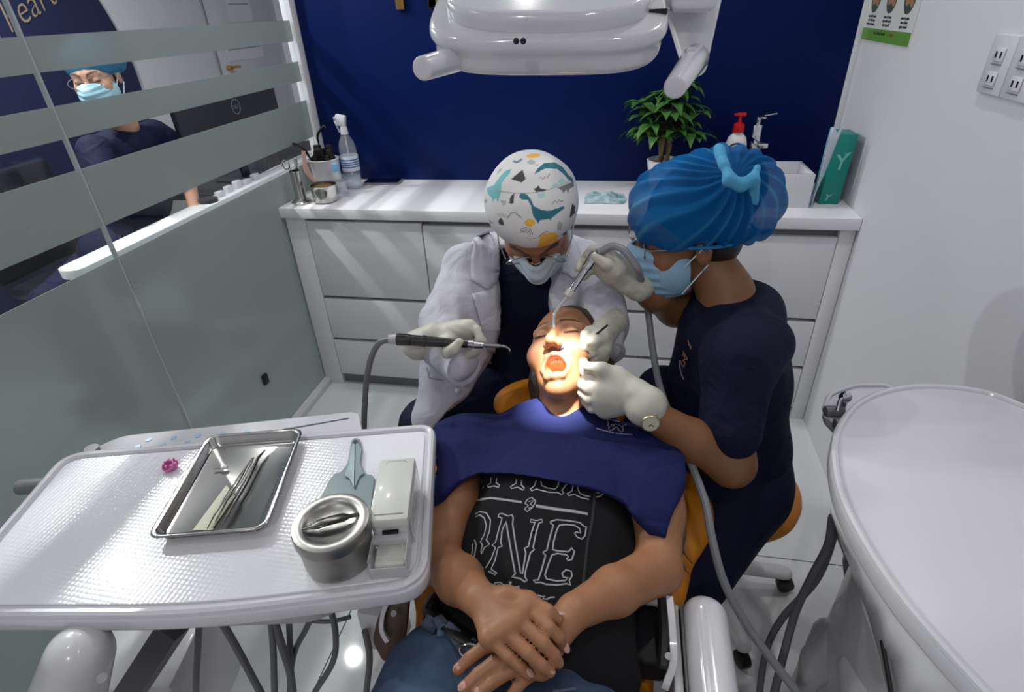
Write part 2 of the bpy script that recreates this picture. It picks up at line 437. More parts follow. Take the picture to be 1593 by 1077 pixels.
# back splash board behind the counter
B().box((.013, YB-.008, .851), (W_-.021, YB-.0005, H-.01), .001).build('wall_board', BLUE, label='large deep blue board on the wall above the white counter', cat='wall board')
# ------------------------------------------------------------------ glass partition (setting)
def glass_mat():
    m = bpy.data.materials.new('clear_glass'); m.use_nodes = True; nt = m.node_tree; nt.nodes.clear(); o = nt.nodes.new('ShaderNodeOutputMaterial')
    t = nt.nodes.new('ShaderNodeBsdfTransparent'); t.inputs[0].default_value = (.94, .965, .96, 1); g = nt.nodes.new('ShaderNodeBsdfGlossy'); g.inputs['Roughness'].default_value = .02
    f = nt.nodes.new('ShaderNodeFresnel'); f.inputs[0].default_value = 1.45; mx = nt.nodes.new('ShaderNodeMixShader')
    gb = nt.nodes.new('ShaderNodeNewGeometry'); iv = nt.nodes.new('ShaderNodeMath'); iv.operation = 'SUBTRACT'; iv.inputs[0].default_value = 1; nt.links.new(gb.outputs['Backfacing'], iv.inputs[1]); mu = nt.nodes.new('ShaderNodeMath'); mu.operation = 'MULTIPLY'; nt.links.new(f.outputs[0], mu.inputs[0]); nt.links.new(iv.outputs[0], mu.inputs[1]); nt.links.new(mu.outputs[0], mx.inputs[0]); nt.links.new(t.outputs[0], mx.inputs[1]); nt.links.new(g.outputs[0], mx.inputs[2]); nt.links.new(mx.outputs[0], o.inputs[0]); return m
def frost_mat(name='frosted_film', c1=(.55, .62, .62), c2=(180, 190, 186), mix=.60, rough=.22):
    m = bpy.data.materials.new(name); m.use_nodes = True; nt = m.node_tree; b = nt.nodes['Principled BSDF']; o = nt.nodes['Material Output']
    b.inputs['Base Color'].default_value = (*lin(c2), 1); b.inputs['Roughness'].default_value = .35
    r = nt.nodes.new('ShaderNodeBsdfRefraction'); r.inputs['IOR'].default_value = 1.2; r.inputs['Roughness'].default_value = rough; r.inputs[0].default_value = (*c1, 1)
    mx = nt.nodes.new('ShaderNodeMixShader'); mx.inputs[0].default_value = mix
    nt.links.new(r.outputs[0], mx.inputs[1]); nt.links.new(b.outputs[0], mx.inputs[2]); nt.links.new(mx.outputs[0], o.inputs[0]); return m
GLASS = glass_mat(); FROST = frost_mat()
gw = thing('wall_left', (-.006, -1.3, .028), None, None); gw['kind'] = 'structure'
SEAM = -.765
for y0, y1 in ((SEAM+.003, YB-.052), (-2.2, SEAM-.003)):
    g = B().box((-.012, y0, .028), (-.002, y1, H)).build('glass_pane', GLASS, gw)
    for z0, z1 in ((1.408, 1.481), (1.264, 1.336), (1.045, 1.191), (.03, .958)):
        B().box((-.0015, y0+.001, z0), (-.0003, y1-.001, z1)).build('frosted_band', FROST, g)
B().box((-.013, SEAM-.003, .028), (-.001, SEAM+.003, H)).build('glass_joint', mat('joint_silicone', (168, 176, 178), .3), gw)
# ------------------------------------------------------------------ ceiling downlights
def downlight(x, y, pw, lab):
    t = thing('downlight', (x, y, H), lab, 'ceiling light', 'round downlights in the ceiling')
    B().lathe([(.036, -.001), (.055, -.001), (.056, -.006), (.037, -.012), (.036, -.001)], (x, y, H)).build('ring', WP, t)
    B().cyl((x, y, H-.009), (x, y, H-.004), .035).build('diffuser', mat('lamp_diffuser', (250, 250, 255), .4, emit=((255, 252, 248), 6)), t)
    l = bpy.data.lights.new('downlight_lamp', 'AREA'); l.shape = 'DISK'; l.size = .065; l.energy = DOWNLIGHT_W*pw; l.color = (1, .985, .97)
    o = bpy.data.objects.new('downlight_lamp', l); COL.objects.link(o); o.location = (x, y, H-.014)
for q_ in LIGHT_SPOTS: downlight(*q_)
# ------------------------------------------------------------------ counter: cabinets and one long worktop
WT = .85
B().box((-.001, 0, .809), (W_-.001, YB-.001, WT), .002).build('worktop', LAMT, label='long white worktop running along the blue board', cat='worktop')
def cabinet(x0, x1, label, fronts, top=.80, fill=(0, 0)):
    t = thing('cabinet', ((x0+x1)/2, .24, 0), label, 'cabinet', 'white drawer cabinets under the worktop')
    B().box((x0, .045, .0), (x1, YB-.002, .808), .001).build('body', GAP, t)
    for i, (z0, z1) in enumerate(fronts):
        B().box((x0+fill[0]+.0015, .02, z0), (x1-fill[1]-.0015, .044, z1), .0015).build('drawer', LAM, t)
    if fill[0]: B().box((x0, .02, .0), (x0+fill[0]-.001, .046, .808), .001).build('filler_strip', LAM, t)
    if fill[1]: B().box((x1-fill[1]+.001, .02, .0), (x1, .046, .808), .001).build('filler_strip', LAM, t)
    B().box((x0+fill[0], .06, .0), (x1-fill[1], .07, .055), .001).build('kick_board', LAM, t)
    return t
FR = [(.463, .792), (.255, .447), (.06, .239)]
cabinet(.005, .575, 'leftmost white cabinet, three drawers with grooves, beside the glass partition', FR, fill=(.085, 0))
cabinet(.577, 1.09, 'white drawer cabinet behind the seated dentist', [(.463, .784)]+FR[1:])
cabinet(1.092, 1.60, 'white drawer cabinet seen between the dentist and the assistant', [(.463, .782)]+FR[1:])
cabinet(1.602, 2.106, 'rightmost white cabinet against the plain white wall, behind the assistant', [(.463, .776)]+FR[1:], fill=(0, .05))
# ------------------------------------------------------------------ things on the counter
def lathe_thing(name, c, parts, label, cat, grp=None):
    t = thing(name, (c[0], c[1], c[2]), label, cat, grp)
    for nm, prof, m in parts: B().lathe(prof, c).build(nm, m, t)
    return t
c = (.062, .075, WT)
t = lathe_thing('forceps_jar', c, [('stand', [(0, 0), (.038, 0), (.04, .006), (.034, .012), (.024, .018), (.021, .03), (.0205, .125), (.022, .127), (.0195, .127), (.019, .02), (0, .02)], STEEL)], 'slim steel forceps jar with flared foot at the counter corner by the glass', 'jar')
t = thing('scissors', (.045, .075, .90), 'steel ring-handled scissors standing in the slim steel jar', 'scissors')
b = B(); b.tube([(.06, .075, .875), (.052, .075, .96), (.045, .075, .985)], .0028)
b.tube([(.032+.015*math.cos(a), .072, 1.0+.017*math.sin(a)) for a in np.linspace(0, 2*PI, 20)[:-1]], .003, closed=True); b.build('handle', STEEL, t)
b = B(); b.tube([(.066, .08, .875), (.07, .08, .985)], .0028); b.box((.064, .078, .975), (.078, .084, 1.02), .002); b.build('blade', STEEL, t)
c = (.155, .10, WT)
lathe_thing('steel_cup', c, [('cup', [(0, 0), (.043, 0), (.048, .006), (.05, .05), (.052, .066), (.0535, .068), (.05, .066), (.047, .01), (0, .008)], STEEL), ('cotton', [(0, .03), (.04, .03), (.046, .036), (.03, .046), (0, .05)], mat('cotton_brown', (150, 120, 70), .8, bump=(200, .5)))], 'polished steel cup in front of the small clear bottle', 'cup')
t = lathe_thing('brush_tub', (.105, .24, WT), [('tub', [(0, 0), (.047, 0), (.052, .004), (.06, .13), (.063, .135), (.06, .137), (.056, .128), (.048, .01), (0, .01)], WP)], 'white round tub holding dark brushes beside the glass', 'tub')
b = B()
for i in range(9):
    a = i*.7; b.box((.105+.03*math.cos(a)-.014, .24+.03*math.sin(a)-.012, .95), (.105+.03*math.cos(a)+.014, .24+.03*math.sin(a)+.012, 1.02+.02*math.sin(i*2.1)), .006, rot=Matrix.Rotation(.4*math.sin(i*3), 3, 'X'))
b.build('pouches', mat('black_cloth', (10, 10, 14), .7), t)
for k, (p, m, nm) in enumerate((([(.08, .22, .93), (.05, .2, 1.03), (.01, .19, 1.055)], BLK, 'brush'), ([(.10, .26, .95), (.09, .25, 1.06), (.12, .24, 1.10), (.14, .24, 1.11)], BLK, 'brush'), ([(.085, .2, .88), (.058, .17, .95), (.062, .17, 1.03)], mat('pink_handle', (205, 160, 150), .4), 'brush'))):
    B().tube(p, [.003, .005, .006] if k < 2 else [.006, .011, .008], n=8, smooth_n=4).build(nm, m, label=['thin dark brush handle leaning left out of the white tub', 'curved black brush handle sticking up from the white tub', 'pale pink brush handle beside the white tub'][k], cat='brush')
CLR = mat('clear_plastic', (225, 232, 240), .08, trans=.0, alpha=.16, coat=.5)
WAT = mat('clear_liquid', (190, 205, 225), .05, alpha=.45)
c = (.185, .175, WT)
lathe_thing('small_bottle', c, [('bottle', [(0, 0), (.026, 0), (.029, .005), (.029, .075), (.025, .085), (.012, .095), (.011, .10)], CLR), ('cap', [(0, .10), (.0125, .10), (.013, .104), (.012, .13), (.008, .133), (0, .133)], mat('light_blue_cap', (120, 175, 215), .4)), ('label', [(.0293, .02), (.0295, .021), (.0295, .06), (.0293, .061)], mat('label_pale', (190, 195, 200), .6, var=(300, (120, 130, 150), .7)))], 'small clear bottle with light blue cap behind the steel cup', 'bottle')
c = (.188, .30, WT)
t = lathe_thing('spray_bottle', c, [('bottle', [(0, 0), (.034, 0), (.037, .006), (.036, .04), (.037, .12), (.036, .16), (.03, .19), (.016, .215), (.012, .222), (.012, .23)], CLR), ('liquid', [(0, .003), (.033, .004), (.034, .05), (0, .055)], WAT)], 'tall clear spray bottle with white trigger and paper label before the blue board', 'bottle')
b = B(); b.lathe([(.0375, .075), (.0378, .076), (.0378, .135), (.0375, .136)], c); l = b.build('label', mat('label_white', (196, 203, 214), .6), t)
b = B()
for z in (.09, .1, .108, .118): b.lathe([(.0381, z), (.0384, z+.001), (.0384, z+.004), (.0381, z+.005)], c, n=48)
b.build('print', mat('label_blue', (70, 100, 150), .6), l)
b = B(); b.cyl((c[0], c[1], 1.07), (c[0], c[1], 1.10), .016, .013); b.box((c[0]-.028, c[1]-.012, 1.10), (c[0]+.014, c[1]+.012, 1.145), .006, rot=Matrix.Rotation(.2, 3, 'Y')); b.box((c[0]-.036, c[1]-.006, 1.125), (c[0]-.024, c[1]+.006, 1.137), .002); b.box((c[0]-.03, c[1]-.004, 1.075), (c[0]-.024, c[1]+.004, 1.125), .002, rot=Matrix.Rotation(-.3, 3, 'Y'))
b.build('trigger_head', WPG, t); B().cyl((c[0], c[1], .87), (c[0], c[1], 1.08), .0025).build('dip_tube', WP, t)
# phone
t = thing('phone', (.29, .375, WT), 'dark phone with a grey rim lying flat below the blue board', 'phone')
Mx = Matrix.Translation((.29, .378, WT))@Matrix.Rotation(.05, 4, 'Z')
B().prism(rpoly([(-.08, -.038), (.08, -.038), (.08, .038), (-.08, .038)], .01), 0, .009, .002, M=Mx).build('case', mat('grey_purple', (120, 112, 124), .35), t)
B().prism(rpoly([(-.077, -.035), (.077, -.035), (.077, .035), (-.077, .035)], .009), .0092, .0098, M=Mx).build('screen', mat('phone_screen', (8, 10, 24), .08, coat=.6), t)
# wet wipes sachet and mask near the plant
t = thing('tissue_packet', (1.27, .2, WT), 'crumpled pale blue tissue packet left of the bouffant cap on the counter', 'packet')
b = B(); r = random.Random(3); G = [[b.bm.verts.new((1.19+.03*i+r.uniform(-.006, .006), .12+.032*j+r.uniform(-.006, .006), WT+.002+r.uniform(0, .022)*(0 < i < 5 and 0 < j < 4))) for j in range(5)] for i in range(6)]
for i in range(5):
    for j in range(4): b.bm.faces.new((G[i][j], G[i+1][j], G[i+1][j+1], G[i][j+1]))
b.build('wrapper', mat('tissue', (190, 205, 210), .5, var=(25, (90, 140, 150), 1.)), t, smooth=False)
# soap dispenser (white bottle, red pump)
c = (1.733, .33, WT)
t = thing('soap_bottle', c, 'white hand soap bottle with red pump before the blue board', 'soap bottle')
b = B(); b.lathe([(0, 0), (.036, 0), (.04, .008), (.04, .13), (.038, .17), (.031, .195), (.019, .205), (.019, .212)], c)
for v in b.bm.verts: v.co.y = c[1]+(v.co.y-c[1])*.62
bo = b.build('bottle', mat('soap_white', (226, 226, 228), .25, coat=.3), t)
RED = mat('red_plastic', (190, 18, 18), .3, coat=.3); YF = c[1]-.0252
b = B(); b.lathe([(0, .212), (.02, .212), (.021, .216), (.02, .237), (.013, .244), (.006, .246), (.0055, .268), (0, .268)], c)
b.box((c[0]-.012, c[1]-.009, c[2]+.266), (c[0]+.020, c[1]+.009, c[2]+.279), .004); b.box((c[0]-.022, c[1]-.005, c[2]+.268), (c[0]-.008, c[1]+.005, c[2]+.276), .002)
b.build('pump', RED, t)
b = B(); b.tube([(c[0]+.028*math.cos(a), YF+.0015, c[2]+.155+.02*math.sin(a)) for a in np.linspace(.35, PI-.35, 14)], .003, n=6); b.build('label_arc', mat('label_navy', (30, 25, 60), .5), bo)
b = B(); b.ball((c[0], YF, c[2]+.148), (.023, .0022, .011), 20); b.build('label_oval', RED, bo)
b = B(); b.ball((c[0], YF-.002, c[2]+.149), (.017, .0015, .0065), 20); b.build('label_ring', mat('label_cream', (225, 215, 215), .5), bo)
b = B(); b.ball((c[0], YF-.0035, c[2]+.149), (.009, .0012, .0042), 16); b.build('label_heart', RED, bo)
def text(name, s, size, M, m, parent, ext=.0004, off=0., align='CENTER', shear=0.):
    cu = bpy.data.curves.new('t', 'FONT'); cu.body = s; cu.size = size; cu.extrude = ext; cu.align_x = align; cu.offset = off; cu.shear = shear; cu.resolution_u = 3
    o = bpy.data.objects.new('t', cu); COL.objects.link(o); dg = bpy.context.evaluated_depsgraph_get(); me = bpy.data.meshes.new_from_object(o.evaluated_get(dg))
    bpy.data.objects.remove(o); me.transform(M); me.name = name; me.materials.clear(); me.materials.append(m); o = bpy.data.objects.new(name, me); COL.objects.link(o)
    if parent is not None: o.parent = parent; o.matrix_parent_inverse = pmat(parent).inverted()
    return o
FY = Matrix.Rotation(PI/2, 4, 'X')            # text standing on a wall that faces -y
text('label_word', 'lifeb', .016, Matrix.Translation((c[0], YF-.001, c[2]+.117))@FY, mat('label_navy'), bo)
# chrome tap behind the white basin
t = thing('tap', (1.80, .36, WT), 'square chrome basin tap standing right of the red pump bottle', 'tap')
b = B(); b.box((1.778, .325, WT), (1.822, .369, WT+.02), .003); b.box((1.785, .332, WT+.02), (1.815, .362, WT+.235), .003); b.build('column', CHROME, t)
b = B(); b.box((1.782, .20, WT+.18), (1.818, .345, WT+.197), .003); b.build('spout', CHROME, t)
b = B(); b.box((1.793, .335, WT+.235), (1.807, .355, WT+.27), .002); b.box((1.79, .27, WT+.266), (1.81, .35, WT+.273), .002); b.tube([(1.80, .345, WT+.262), (1.86, .345, WT+.272)], .003); b.build('lever', CHROME, t)
# white rectangular vessel basin
t = thing('basin', (1.79, .22, WT), 'white rectangular vessel basin on the worktop at the right end', 'basin')
x0, x1, y0, y1, z1 = 1.60, 1.966, .108, .298, .965
b = B(); q = .012
for lo, hi in (((x0, y0, WT), (x1, y0+q, z1)), ((x0, y1-q, WT), (x1, y1, z1)), ((x0, y0+q, WT), (x0+q, y1-q, z1)), ((x1-q, y0+q, WT), (x1, y1-q, z1)), ((x0+q, y0+q, WT), (x1-q, y1-q, WT+.03))): b.box(lo, hi, .002)
b.build('bowl', WPG, t); B().cyl((1.79, .21, WT+.0301), (1.79, .21, WT+.033), .02).build('drain', CHROME, t)
# teal carton
TEAL = mat('teal_carton', (10, 128, 118), .4)
t = thing('carton', (2.035, .19, WT), 'slim teal carton standing against the white wall right of the basin', 'box')
Mx = Matrix.Translation((2.042, .20, WT))@Matrix.Rotation(.04, 4, 'Y')
bo = B().box((-.032, -.045, 0), (.032, .045, .235), .0012, c=(0, 0, .1175)).build('carton_box', TEAL, t); bo.data.transform(Mx)
text('carton_letter', 'Y', .075, Mx@Matrix.Translation((.002, -.0458, .12))@Matrix.Rotation(-.25, 4, 'Y')@FY, mat('pale_teal_print', (120, 190, 185), .5), bo, shear=.3)
text('carton_mark', 'Y', .035, Mx@Matrix.Translation((-.012, -.0458, .012))@FY, mat('pale_teal_print'), bo, shear=.3)
text('carton_word', 'mark', .02, Mx@Matrix.Translation((.012, -.0458, .155))@Matrix.Rotation(-1.3, 4, 'Y')@FY, mat('pale_teal_print'), bo, shear=.3)
# blue patient bib leaning between basin and carton
t = thing('paper_bib', (1.99, .2, WT), 'folded light blue paper bib leaning between basin and teal carton', 'bib')
for nm, dx, m in (('blue_layer', 0, mat('bib_blue', (120, 170, 200), .6, bump=(30, .4))), ('white_layer', .006, mat('bib_white', (200, 210, 220), .6))):
    b = B(); G = []
    for i in range(9):
        s_ = i/8; row = []
        for j in range(6):
            q = j/5; row.append(b.bm.verts.new((1.970+dx*.6+.008*s_+.002*math.sin(q*5+i*.7)+.044*q*(.3+.7*s_), .105+.045*q*(1-s_*.3), WT+.002+.255*s_+.012*math.sin(q*7+1)*s_)))
        G.append(row)
    for i in range(8):
        for j in range(5): b.bm.faces.new((G[i][j], G[i+1][j], G[i+1][j+1], G[i][j+1]))
    o = b.build(nm, m, t); md = o.modifiers.new('thickness', 'SOLIDIFY'); md.thickness = .0012
# potted plant
t = thing('potted_plant', (1.475, .32, WT), 'leafy green potted plant standing before the blue board', 'plant')
B().lathe([(0, 0), (.042, 0), (.045, .004), (.06, .10), (.063, .115), (.058, .117), (.054, .10), (0, .095)], (1.475, .32, WT)).build('pot', WPG, t)
B().lathe([(0, .10), (.054, .10), (.03, .104), (0, .106)], (1.475, .32, WT)).build('soil', mat('soil', (52, 40, 30), .9, bump=(80, .8)), t)
LEAF = mat('leaf_green', (74, 118, 52), .38, var=(30, (42, 84, 42), .9)); STEM = mat('stem_brown', (120, 98, 70), .7)
rp = random.Random(11); b = B(); heads = []
for i in range(4): b.tube([(1.475+.015*math.cos(i*1.6), .32+.015*math.sin(i*1.6), WT+.10), (1.475+.02*math.cos(i*1.6+1), .32+.02*math.sin(i*1.6+1), WT+.17), (1.475+.01*math.cos(i), .32+.01*math.sin(i), WT+.22)], .008, n=8, smooth_n=4)
for k in range(34):
    a = k*2.4; el = rp.uniform(-.25, 1.25); R0 = rp.uniform(.07, .15)
    p0 = Vector((1.475, .32, WT+.2)); hd = p0+Vector((math.cos(a)*math.cos(el)*R0, math.sin(a)*math.cos(el)*R0*.6-.01, math.sin(el)*R0*1.05+.03))
    b.tube([p0, (p0+hd)/2+Vector((0, 0, .02)), hd], .0016, n=5, smooth_n=3); heads.append((hd, a))
b.build('stems', STEM, t)
b = B()
for hd, a in heads:
    for j in range(6):
        th = a+j*PI/3+rp.uniform(-.2, .2); L = rp.uniform(.062, .095); dr = rp.uniform(.1, .5)
        d = Vector((math.cos(th), math.sin(th)*.9, -.15)); sd = Vector((-math.sin(th), math.cos(th), 0)); prev = None
        for i in range(6):
            s_ = i/5; wd = L*.24*math.sin(PI*(.08+.92*s_)**.8)*(1 if i < 5 else 0); cpt = hd+d*L*s_+Vector((0, 0, .018*math.sin(s_*2)-dr*L*s_*s_))
            if cpt.y > .428: cpt.y = .428
            rowv = [b.bm.verts.new(cpt+sd*wd+Vector((0, 0, .004*(wd > 0)))), b.bm.verts.new(cpt), b.bm.verts.new(cpt-sd*wd+Vector((0, 0, .004*(wd > 0))))]
            for v in rowv: v.co.y = min(v.co.y, .429)
            if prev:
                for q in (0, 1): b.bm.faces.new((prev[q], prev[q+1], rowv[q+1], rowv[q]))
            prev = rowv
b.build('leaves', LEAF, t, fixn=False)
# gold letters on the blue board (only their feet are in view)
for (xx, lab, bars) in ((.453, 'gold upright letter on the blue board, left of the lamp', [(-.016, .016, 1.499, 1.66), (-.016, .07, 1.63, 1.66)]), (.593, 'wider gold letter on the blue board, partly behind the lamp', [(-.026, .026, 1.499, 1.53), (-.026, .004, 1.499, 1.66)])):
    b = B()
    for a0, a1, z0, z1 in bars: b.box((xx+a0, YB-.026, z0), (xx+a1, YB-.0085, z1), .001)
    b.build('wall_letter', GOLD, label=lab, cat='letter')
# hand washing poster on the right wall
t = thing('poster', (W_-.002, .233, 1.345), 'hand washing picture poster with a green bottom strip on the right wall', 'poster')
B().box((W_-.003, .028, 1.345), (W_-.0008, .438, 1.86)).build('sheet', mat('poster_paper', (205, 207, 206), .35), t)
B().box((W_-.0036, .03, 1.347), (W_-.003, .436, 1.382)).build('green_strip', mat('poster_green', (92, 140, 58), .4), t)
FX = Matrix.Rotation(-PI/2, 4, 'Z')@FY
text('strip_words', 'for clean hands', .016, Matrix.Translation((W_-.0038, .27, 1.366))@FX, mat('poster_dark', (40, 48, 50), .5), t)
text('strip_word_red', 'wash', .016, Matrix.Translation((W_-.0038, .17, 1.366))@FX, mat('poster_red', (150, 60, 30), .5), t)
for i, yy in enumerate((.37, .235, .10)):
    Mo = Matrix.Translation((W_-.0034, yy, 1.472))@Matrix.Rotation(PI/2, 4, 'Y')
    b = B(); b.prism([(.046*math.cos(a), .04*math.sin(a)) for a in np.linspace(0, 2*PI, 33)[:-1]], -.0004, .0004, M=Mo); b.build('picture', mat('poster_oval', (60, 80, 60), .5), t)
    b = B(); b.ball((W_-.004, yy+.006, 1.475), (.0006, .02, .03), 14, rot=Matrix.Rotation(.5, 3, 'X')); b.ball((W_-.0042, yy-.012, 1.468), (.0006, .014, .028), 14, rot=Matrix.Rotation(-.6, 3, 'X')); b.build('picture_hands', mat('poster_skin', (158, 118, 92), .5), t)
    for j in range(3): text('caption', ['wet both hands', 'rub with soap', 'between fingers', 'rinse all soap', 'dry with towel', 'turn tap off', 'palm to palm', 'use a clean', 'paper towel'][i*3+j], .0115, Matrix.Translation((W_-.0038, yy, 1.413-.011*j))@FX, mat('poster_dark'), t)
# wall sockets
def socket(y, label):
    t = thing('wall_socket', (W_-.004, y, 1.34), label, 'wall socket', 'white double sockets on the right wall')
    B().box((W_-.010, y-.047, 1.287), (W_-.0006, y+.047, 1.402), .003).build('plate', WP, t)
    for z in (1.318, 1.364):
        o = B().box((W_-.013, y-.02, z-.013), (W_-.0105, y+.02, z+.013), .001).build('outlet', WPG, t)
        for s in (-1, 1): B().box((W_-.0138, y+s*.009-.003, z-.006), (W_-.0129, y+s*.009+.003, z+.006), .0005).build('slot', BLK, o)
        B().box((W_-.0135, y-.018, z-.019), (W_-.0105, y+.018, z-.017)).build('mark', GREYP, t)
socket(-.462, 'left one of two white double wall sockets on the right wall'); socket(-.557, 'right one of the two wall sockets, nearer the camera')
# ------------------------------------------------------------------ beyond the glass: reception
NAVYP = mat('navy_wall_print', (26, 32, 66), .5)
t = thing('wall_sign', (-1.648, .3, 1.3), 'round navy wall sign with gold script on the white outer wall', 'wall sign')
cy_, cz_, rr_ = -.05, .98, 1.0
cc = at(205, 95, x=-1.645); 
b = B(); b.cyl((-1.649, cc[1]-1.02, cc[2]-.10), (-1.642, cc[1]-1.02, cc[2]-.10), 1.02, n=96); b.build('navy_disc', NAVYP, t)
GX = Matrix.Rotation(PI/2, 4, 'Z')@FY
p1 = at(6, 66, x=-1.63); p2 = at(96, 6, x=-1.63)
slope = math.atan2(p2[2]-p1[2], p2[1]-p1[1])
Msl = Matrix.Rotation(-slope, 4, 'X') if False else Matrix.Rotation(slope, 4, 'X')
text('script', 'with heart', .17, Matrix.Translation((-1.64, at(18, 52, x=-1.64)[1], at(18, 52, x=-1.64)[2]))@Msl@GX, mat('dull_gold', (150, 132, 108), .5, metal=.2), t, shear=.35, off=-.002)
# door in the outer wall with its brass handle and papers
dy0 = at(318, 20, x=-1.645)[1]
t = thing('door_1', (-1.645, dy0+.45, 0), None, None); t['kind'] = 'structure'
B().box((-1.649, dy0, .0), (-1.638, dy0+.85, 2.1), .002).build('door_leaf', mat('door_white', (196, 197, 202), .45), t)
B().box((-1.649, dy0-.012, 0), (-1.636, dy0-.002, 2.1)).build('door_gap', GAP, t)
hp = at(357, 106, x=-1.62); b = B(); b.cyl((-1.638, hp[1], hp[2]), (-1.60, hp[1], hp[2]), .016); b.tube([(-1.60, hp[1], hp[2]), (-1.59, hp[1]+.05, hp[2]+.005), (-1.595, hp[1]+.10, hp[2])], .009, n=8); b.build('door_handle', GOLD, t)
for k, (u0, v0, u1, v1, lab) in enumerate(((352, 0, 395, 28, 'white printed notice on the door, upper of two'), (352, 72, 412, 88, 'small white notice on the door above the brass handle'))):
    a = at(u0, v0, x=-1.63); e = at(u1, v1, x=-1.63)
    t2 = thing('door_notice', (-1.63, a[1], e[2]), lab, 'notice'); B().box((-1.6375, a[1], min(e[2], a[2])-(.02 if k == 0 else 0)), (-1.6365, e[1], max(a[2], e[2])+(.25 if k == 0 else .05))).build('paper', mat('paper', (215, 216, 220), .6), t2)
    for j in range(4 if k == 0 else 1): B().box((-1.6365, a[1]+.02, a[2]-.03+.035*j), (-1.636, e[1]-.02, a[2]-.022+.035*j)).build('text_line', mat('text_grey', (150, 150, 156), .6), t2)
# desk
t = thing('desk', (-.85, .3, 0), 'white reception desk beyond the glass partition', 'desk')
B().prism(rpoly([(-.60, -.49), (-.5, -.49), (-.5, 1.7), (-.60, 1.7)], [.05, .05, .002, .002], 6), .74, .775, .003).build('desk_top', LAMT, t)
B().box((-1.05, .44, .735), (-.602, 1.7, .765), .003).build('desk_mat', mat('dark_desk', (30, 32, 38), .5), t)
for y in (-.40, 1.66): B().box((-.59, y-.012, 0), (-.51, y+.012, .74)).build('desk_leg', LAM, t)
B().box((-1.04, 1.65, 0), (-.602, 1.68, .735)).build('side_panel', LAM, t)
B().box((-1.04, .46, 0), (-1.02, 1.68, .735)).build('modesty_panel', LAM, t)
a = at(270, 170, x=-.62); e = at(427, 138, x=-.62)
t = thing('monitor', (-.63, (a[1]+e[1])/2, .775), 'black computer monitor seen from behind through the glass', 'monitor')
BLKM = mat('monitor_black', (22, 25, 32), .4)
mo = B().box((-.65, a[1], .90), (-.62, e[1], (a[2]+e[2])/2+.015), .008).build('housing', BLKM, t)
my = (a[1]+e[1])/2; B().box((-.66, my-.03, .775), (-.645, my+.03, .95), .003).build('stand_neck', BLKM, t); B().box((-.76, my-.11, .7655), (-.61, my+.11, .776), .003).build('stand_foot', BLKM, t)
lg = at(367, 166, x=-.618); b = B(); b.tube([(-.6185, lg[1]+.034*math.cos(q), lg[2]+.034*math.sin(q)) for q in np.linspace(0, 2*PI, 28)[:-1]], .0025, n=6, closed=True); b.build('logo_ring', mat('logo_grey', (110, 118, 130), .4), mo)
text('logo_letters', 'DELL', .024, Matrix.Translation((-.6185, lg[1], lg[2]-.008))@GX, mat('logo_grey'), mo)
for k in range(5):
    q = at(345+14*k, 309-5.0*k, x=-.545); B().box((-.56, q[1]-.022, .7752), (-.535, q[1]+.022, .80+.006*(k % 3)), .002).build('card_box', WPG, label='white card box on the reception desk, %s from the seated person' % ['first', 'second', 'third', 'fourth', 'last'][k], cat='card box', grp='white card boxes on the reception desk')
B().cyl((-.55, .30, .7755), (-.55, .30, .79), .042).build('desk_bell', BLKM, label='low round black disc on the desk beside the seated person', cat='desk bell')
# chair of the receptionist
t = thing('reception_chair', (-1.15, .15, 0), 'dark chair of the person seated beyond the glass', 'chair')
B().box((-1.42, -.1, .42), (-1.0, .4, .48), .02).build('seat', BLKM, t); B().box((-1.5, -.1, .48), (-1.44, .4, .95), .02).build('backrest', BLKM, t); B().cyl((-1.2, .15, .03), (-1.2, .15, .42), .025).build('post', GREYP, t); B().cyl((-1.2, .15, 0), (-1.2, .15, .03), .25, .2).build('foot', GREYP, t)
q = at(413, 590, x=.006); B().box(q-[.006, .014, .022], q+[.006, .014, .022], .004).build('glass_clip', BLK, label='tiny black clip low on the frosted glass partition', cat='clip')
# ------------------------------------------------------------------ dental tray table
TZ = .84; ex = np.array([.9665, .2565]); ey = np.array([-.2565, .9665]); TO = np.array([1.015, -1.196])
def TL(x, y): return TO+ex*x+ey*y
TM = Matrix(((ex[0], ey[0], 0, TO[0]), (ex[1], ey[1], 0, TO[1]), (0, 0, 1, 0), (0, 0, 0, 1)))
t = thing('instrument_table', (.75, -1.45, TZ-.12), 'large white instrument table with a bumpy clear mat left of the patient', 'instrument table')
TP = [(-.668, 0), (0, 0), (.004, -.345), (-.30, -.358), (-.66, -.322)]
o = B().prism(rpoly(TP, [.035, .025, .045, .1, .06], 8), TZ-.032, TZ-.004, .006, 3, M=TM).build('table_top', WPG, t)
b = B(); b.tube([(*TL(*p), TZ-.003) for p in rpoly([(-.660, -.007), (-.007, -.007), (-.003, -.338), (-.30, -.350), (-.652, -.315)], [.035, .025, .045, .1, .06], 8)], .0065, n=8, closed=True); b.build('rim', WPG, o)
def mat_bumpy():
    m = mat('clear_mat', (226, 226, 231), .17, coat=.5); nt = m.node_tree; bs = nt.nodes['Principled BSDF']
    tc = nt.nodes.new('ShaderNodeTexCoord'); v = nt.nodes.new('ShaderNodeTexVoronoi'); v.feature = 'F1'; v.inputs['Scale'].default_value = 140; v.inputs['Randomness'].default_value = .12
    nt.links.new(tc.outputs['Object'], v.inputs['Vector']); bp = nt.nodes.new('ShaderNodeBump'); bp.inputs['Strength'].default_value = .38; bp.inputs['Distance'].default_value = .0011; bp.invert = True
    nt.links.new(v.outputs['Distance'], bp.inputs['Height']); nt.links.new(bp.outputs[0], bs.inputs['Normal']); nt.links.new(bp.outputs[0], bs.inputs['Coat Normal']); return m
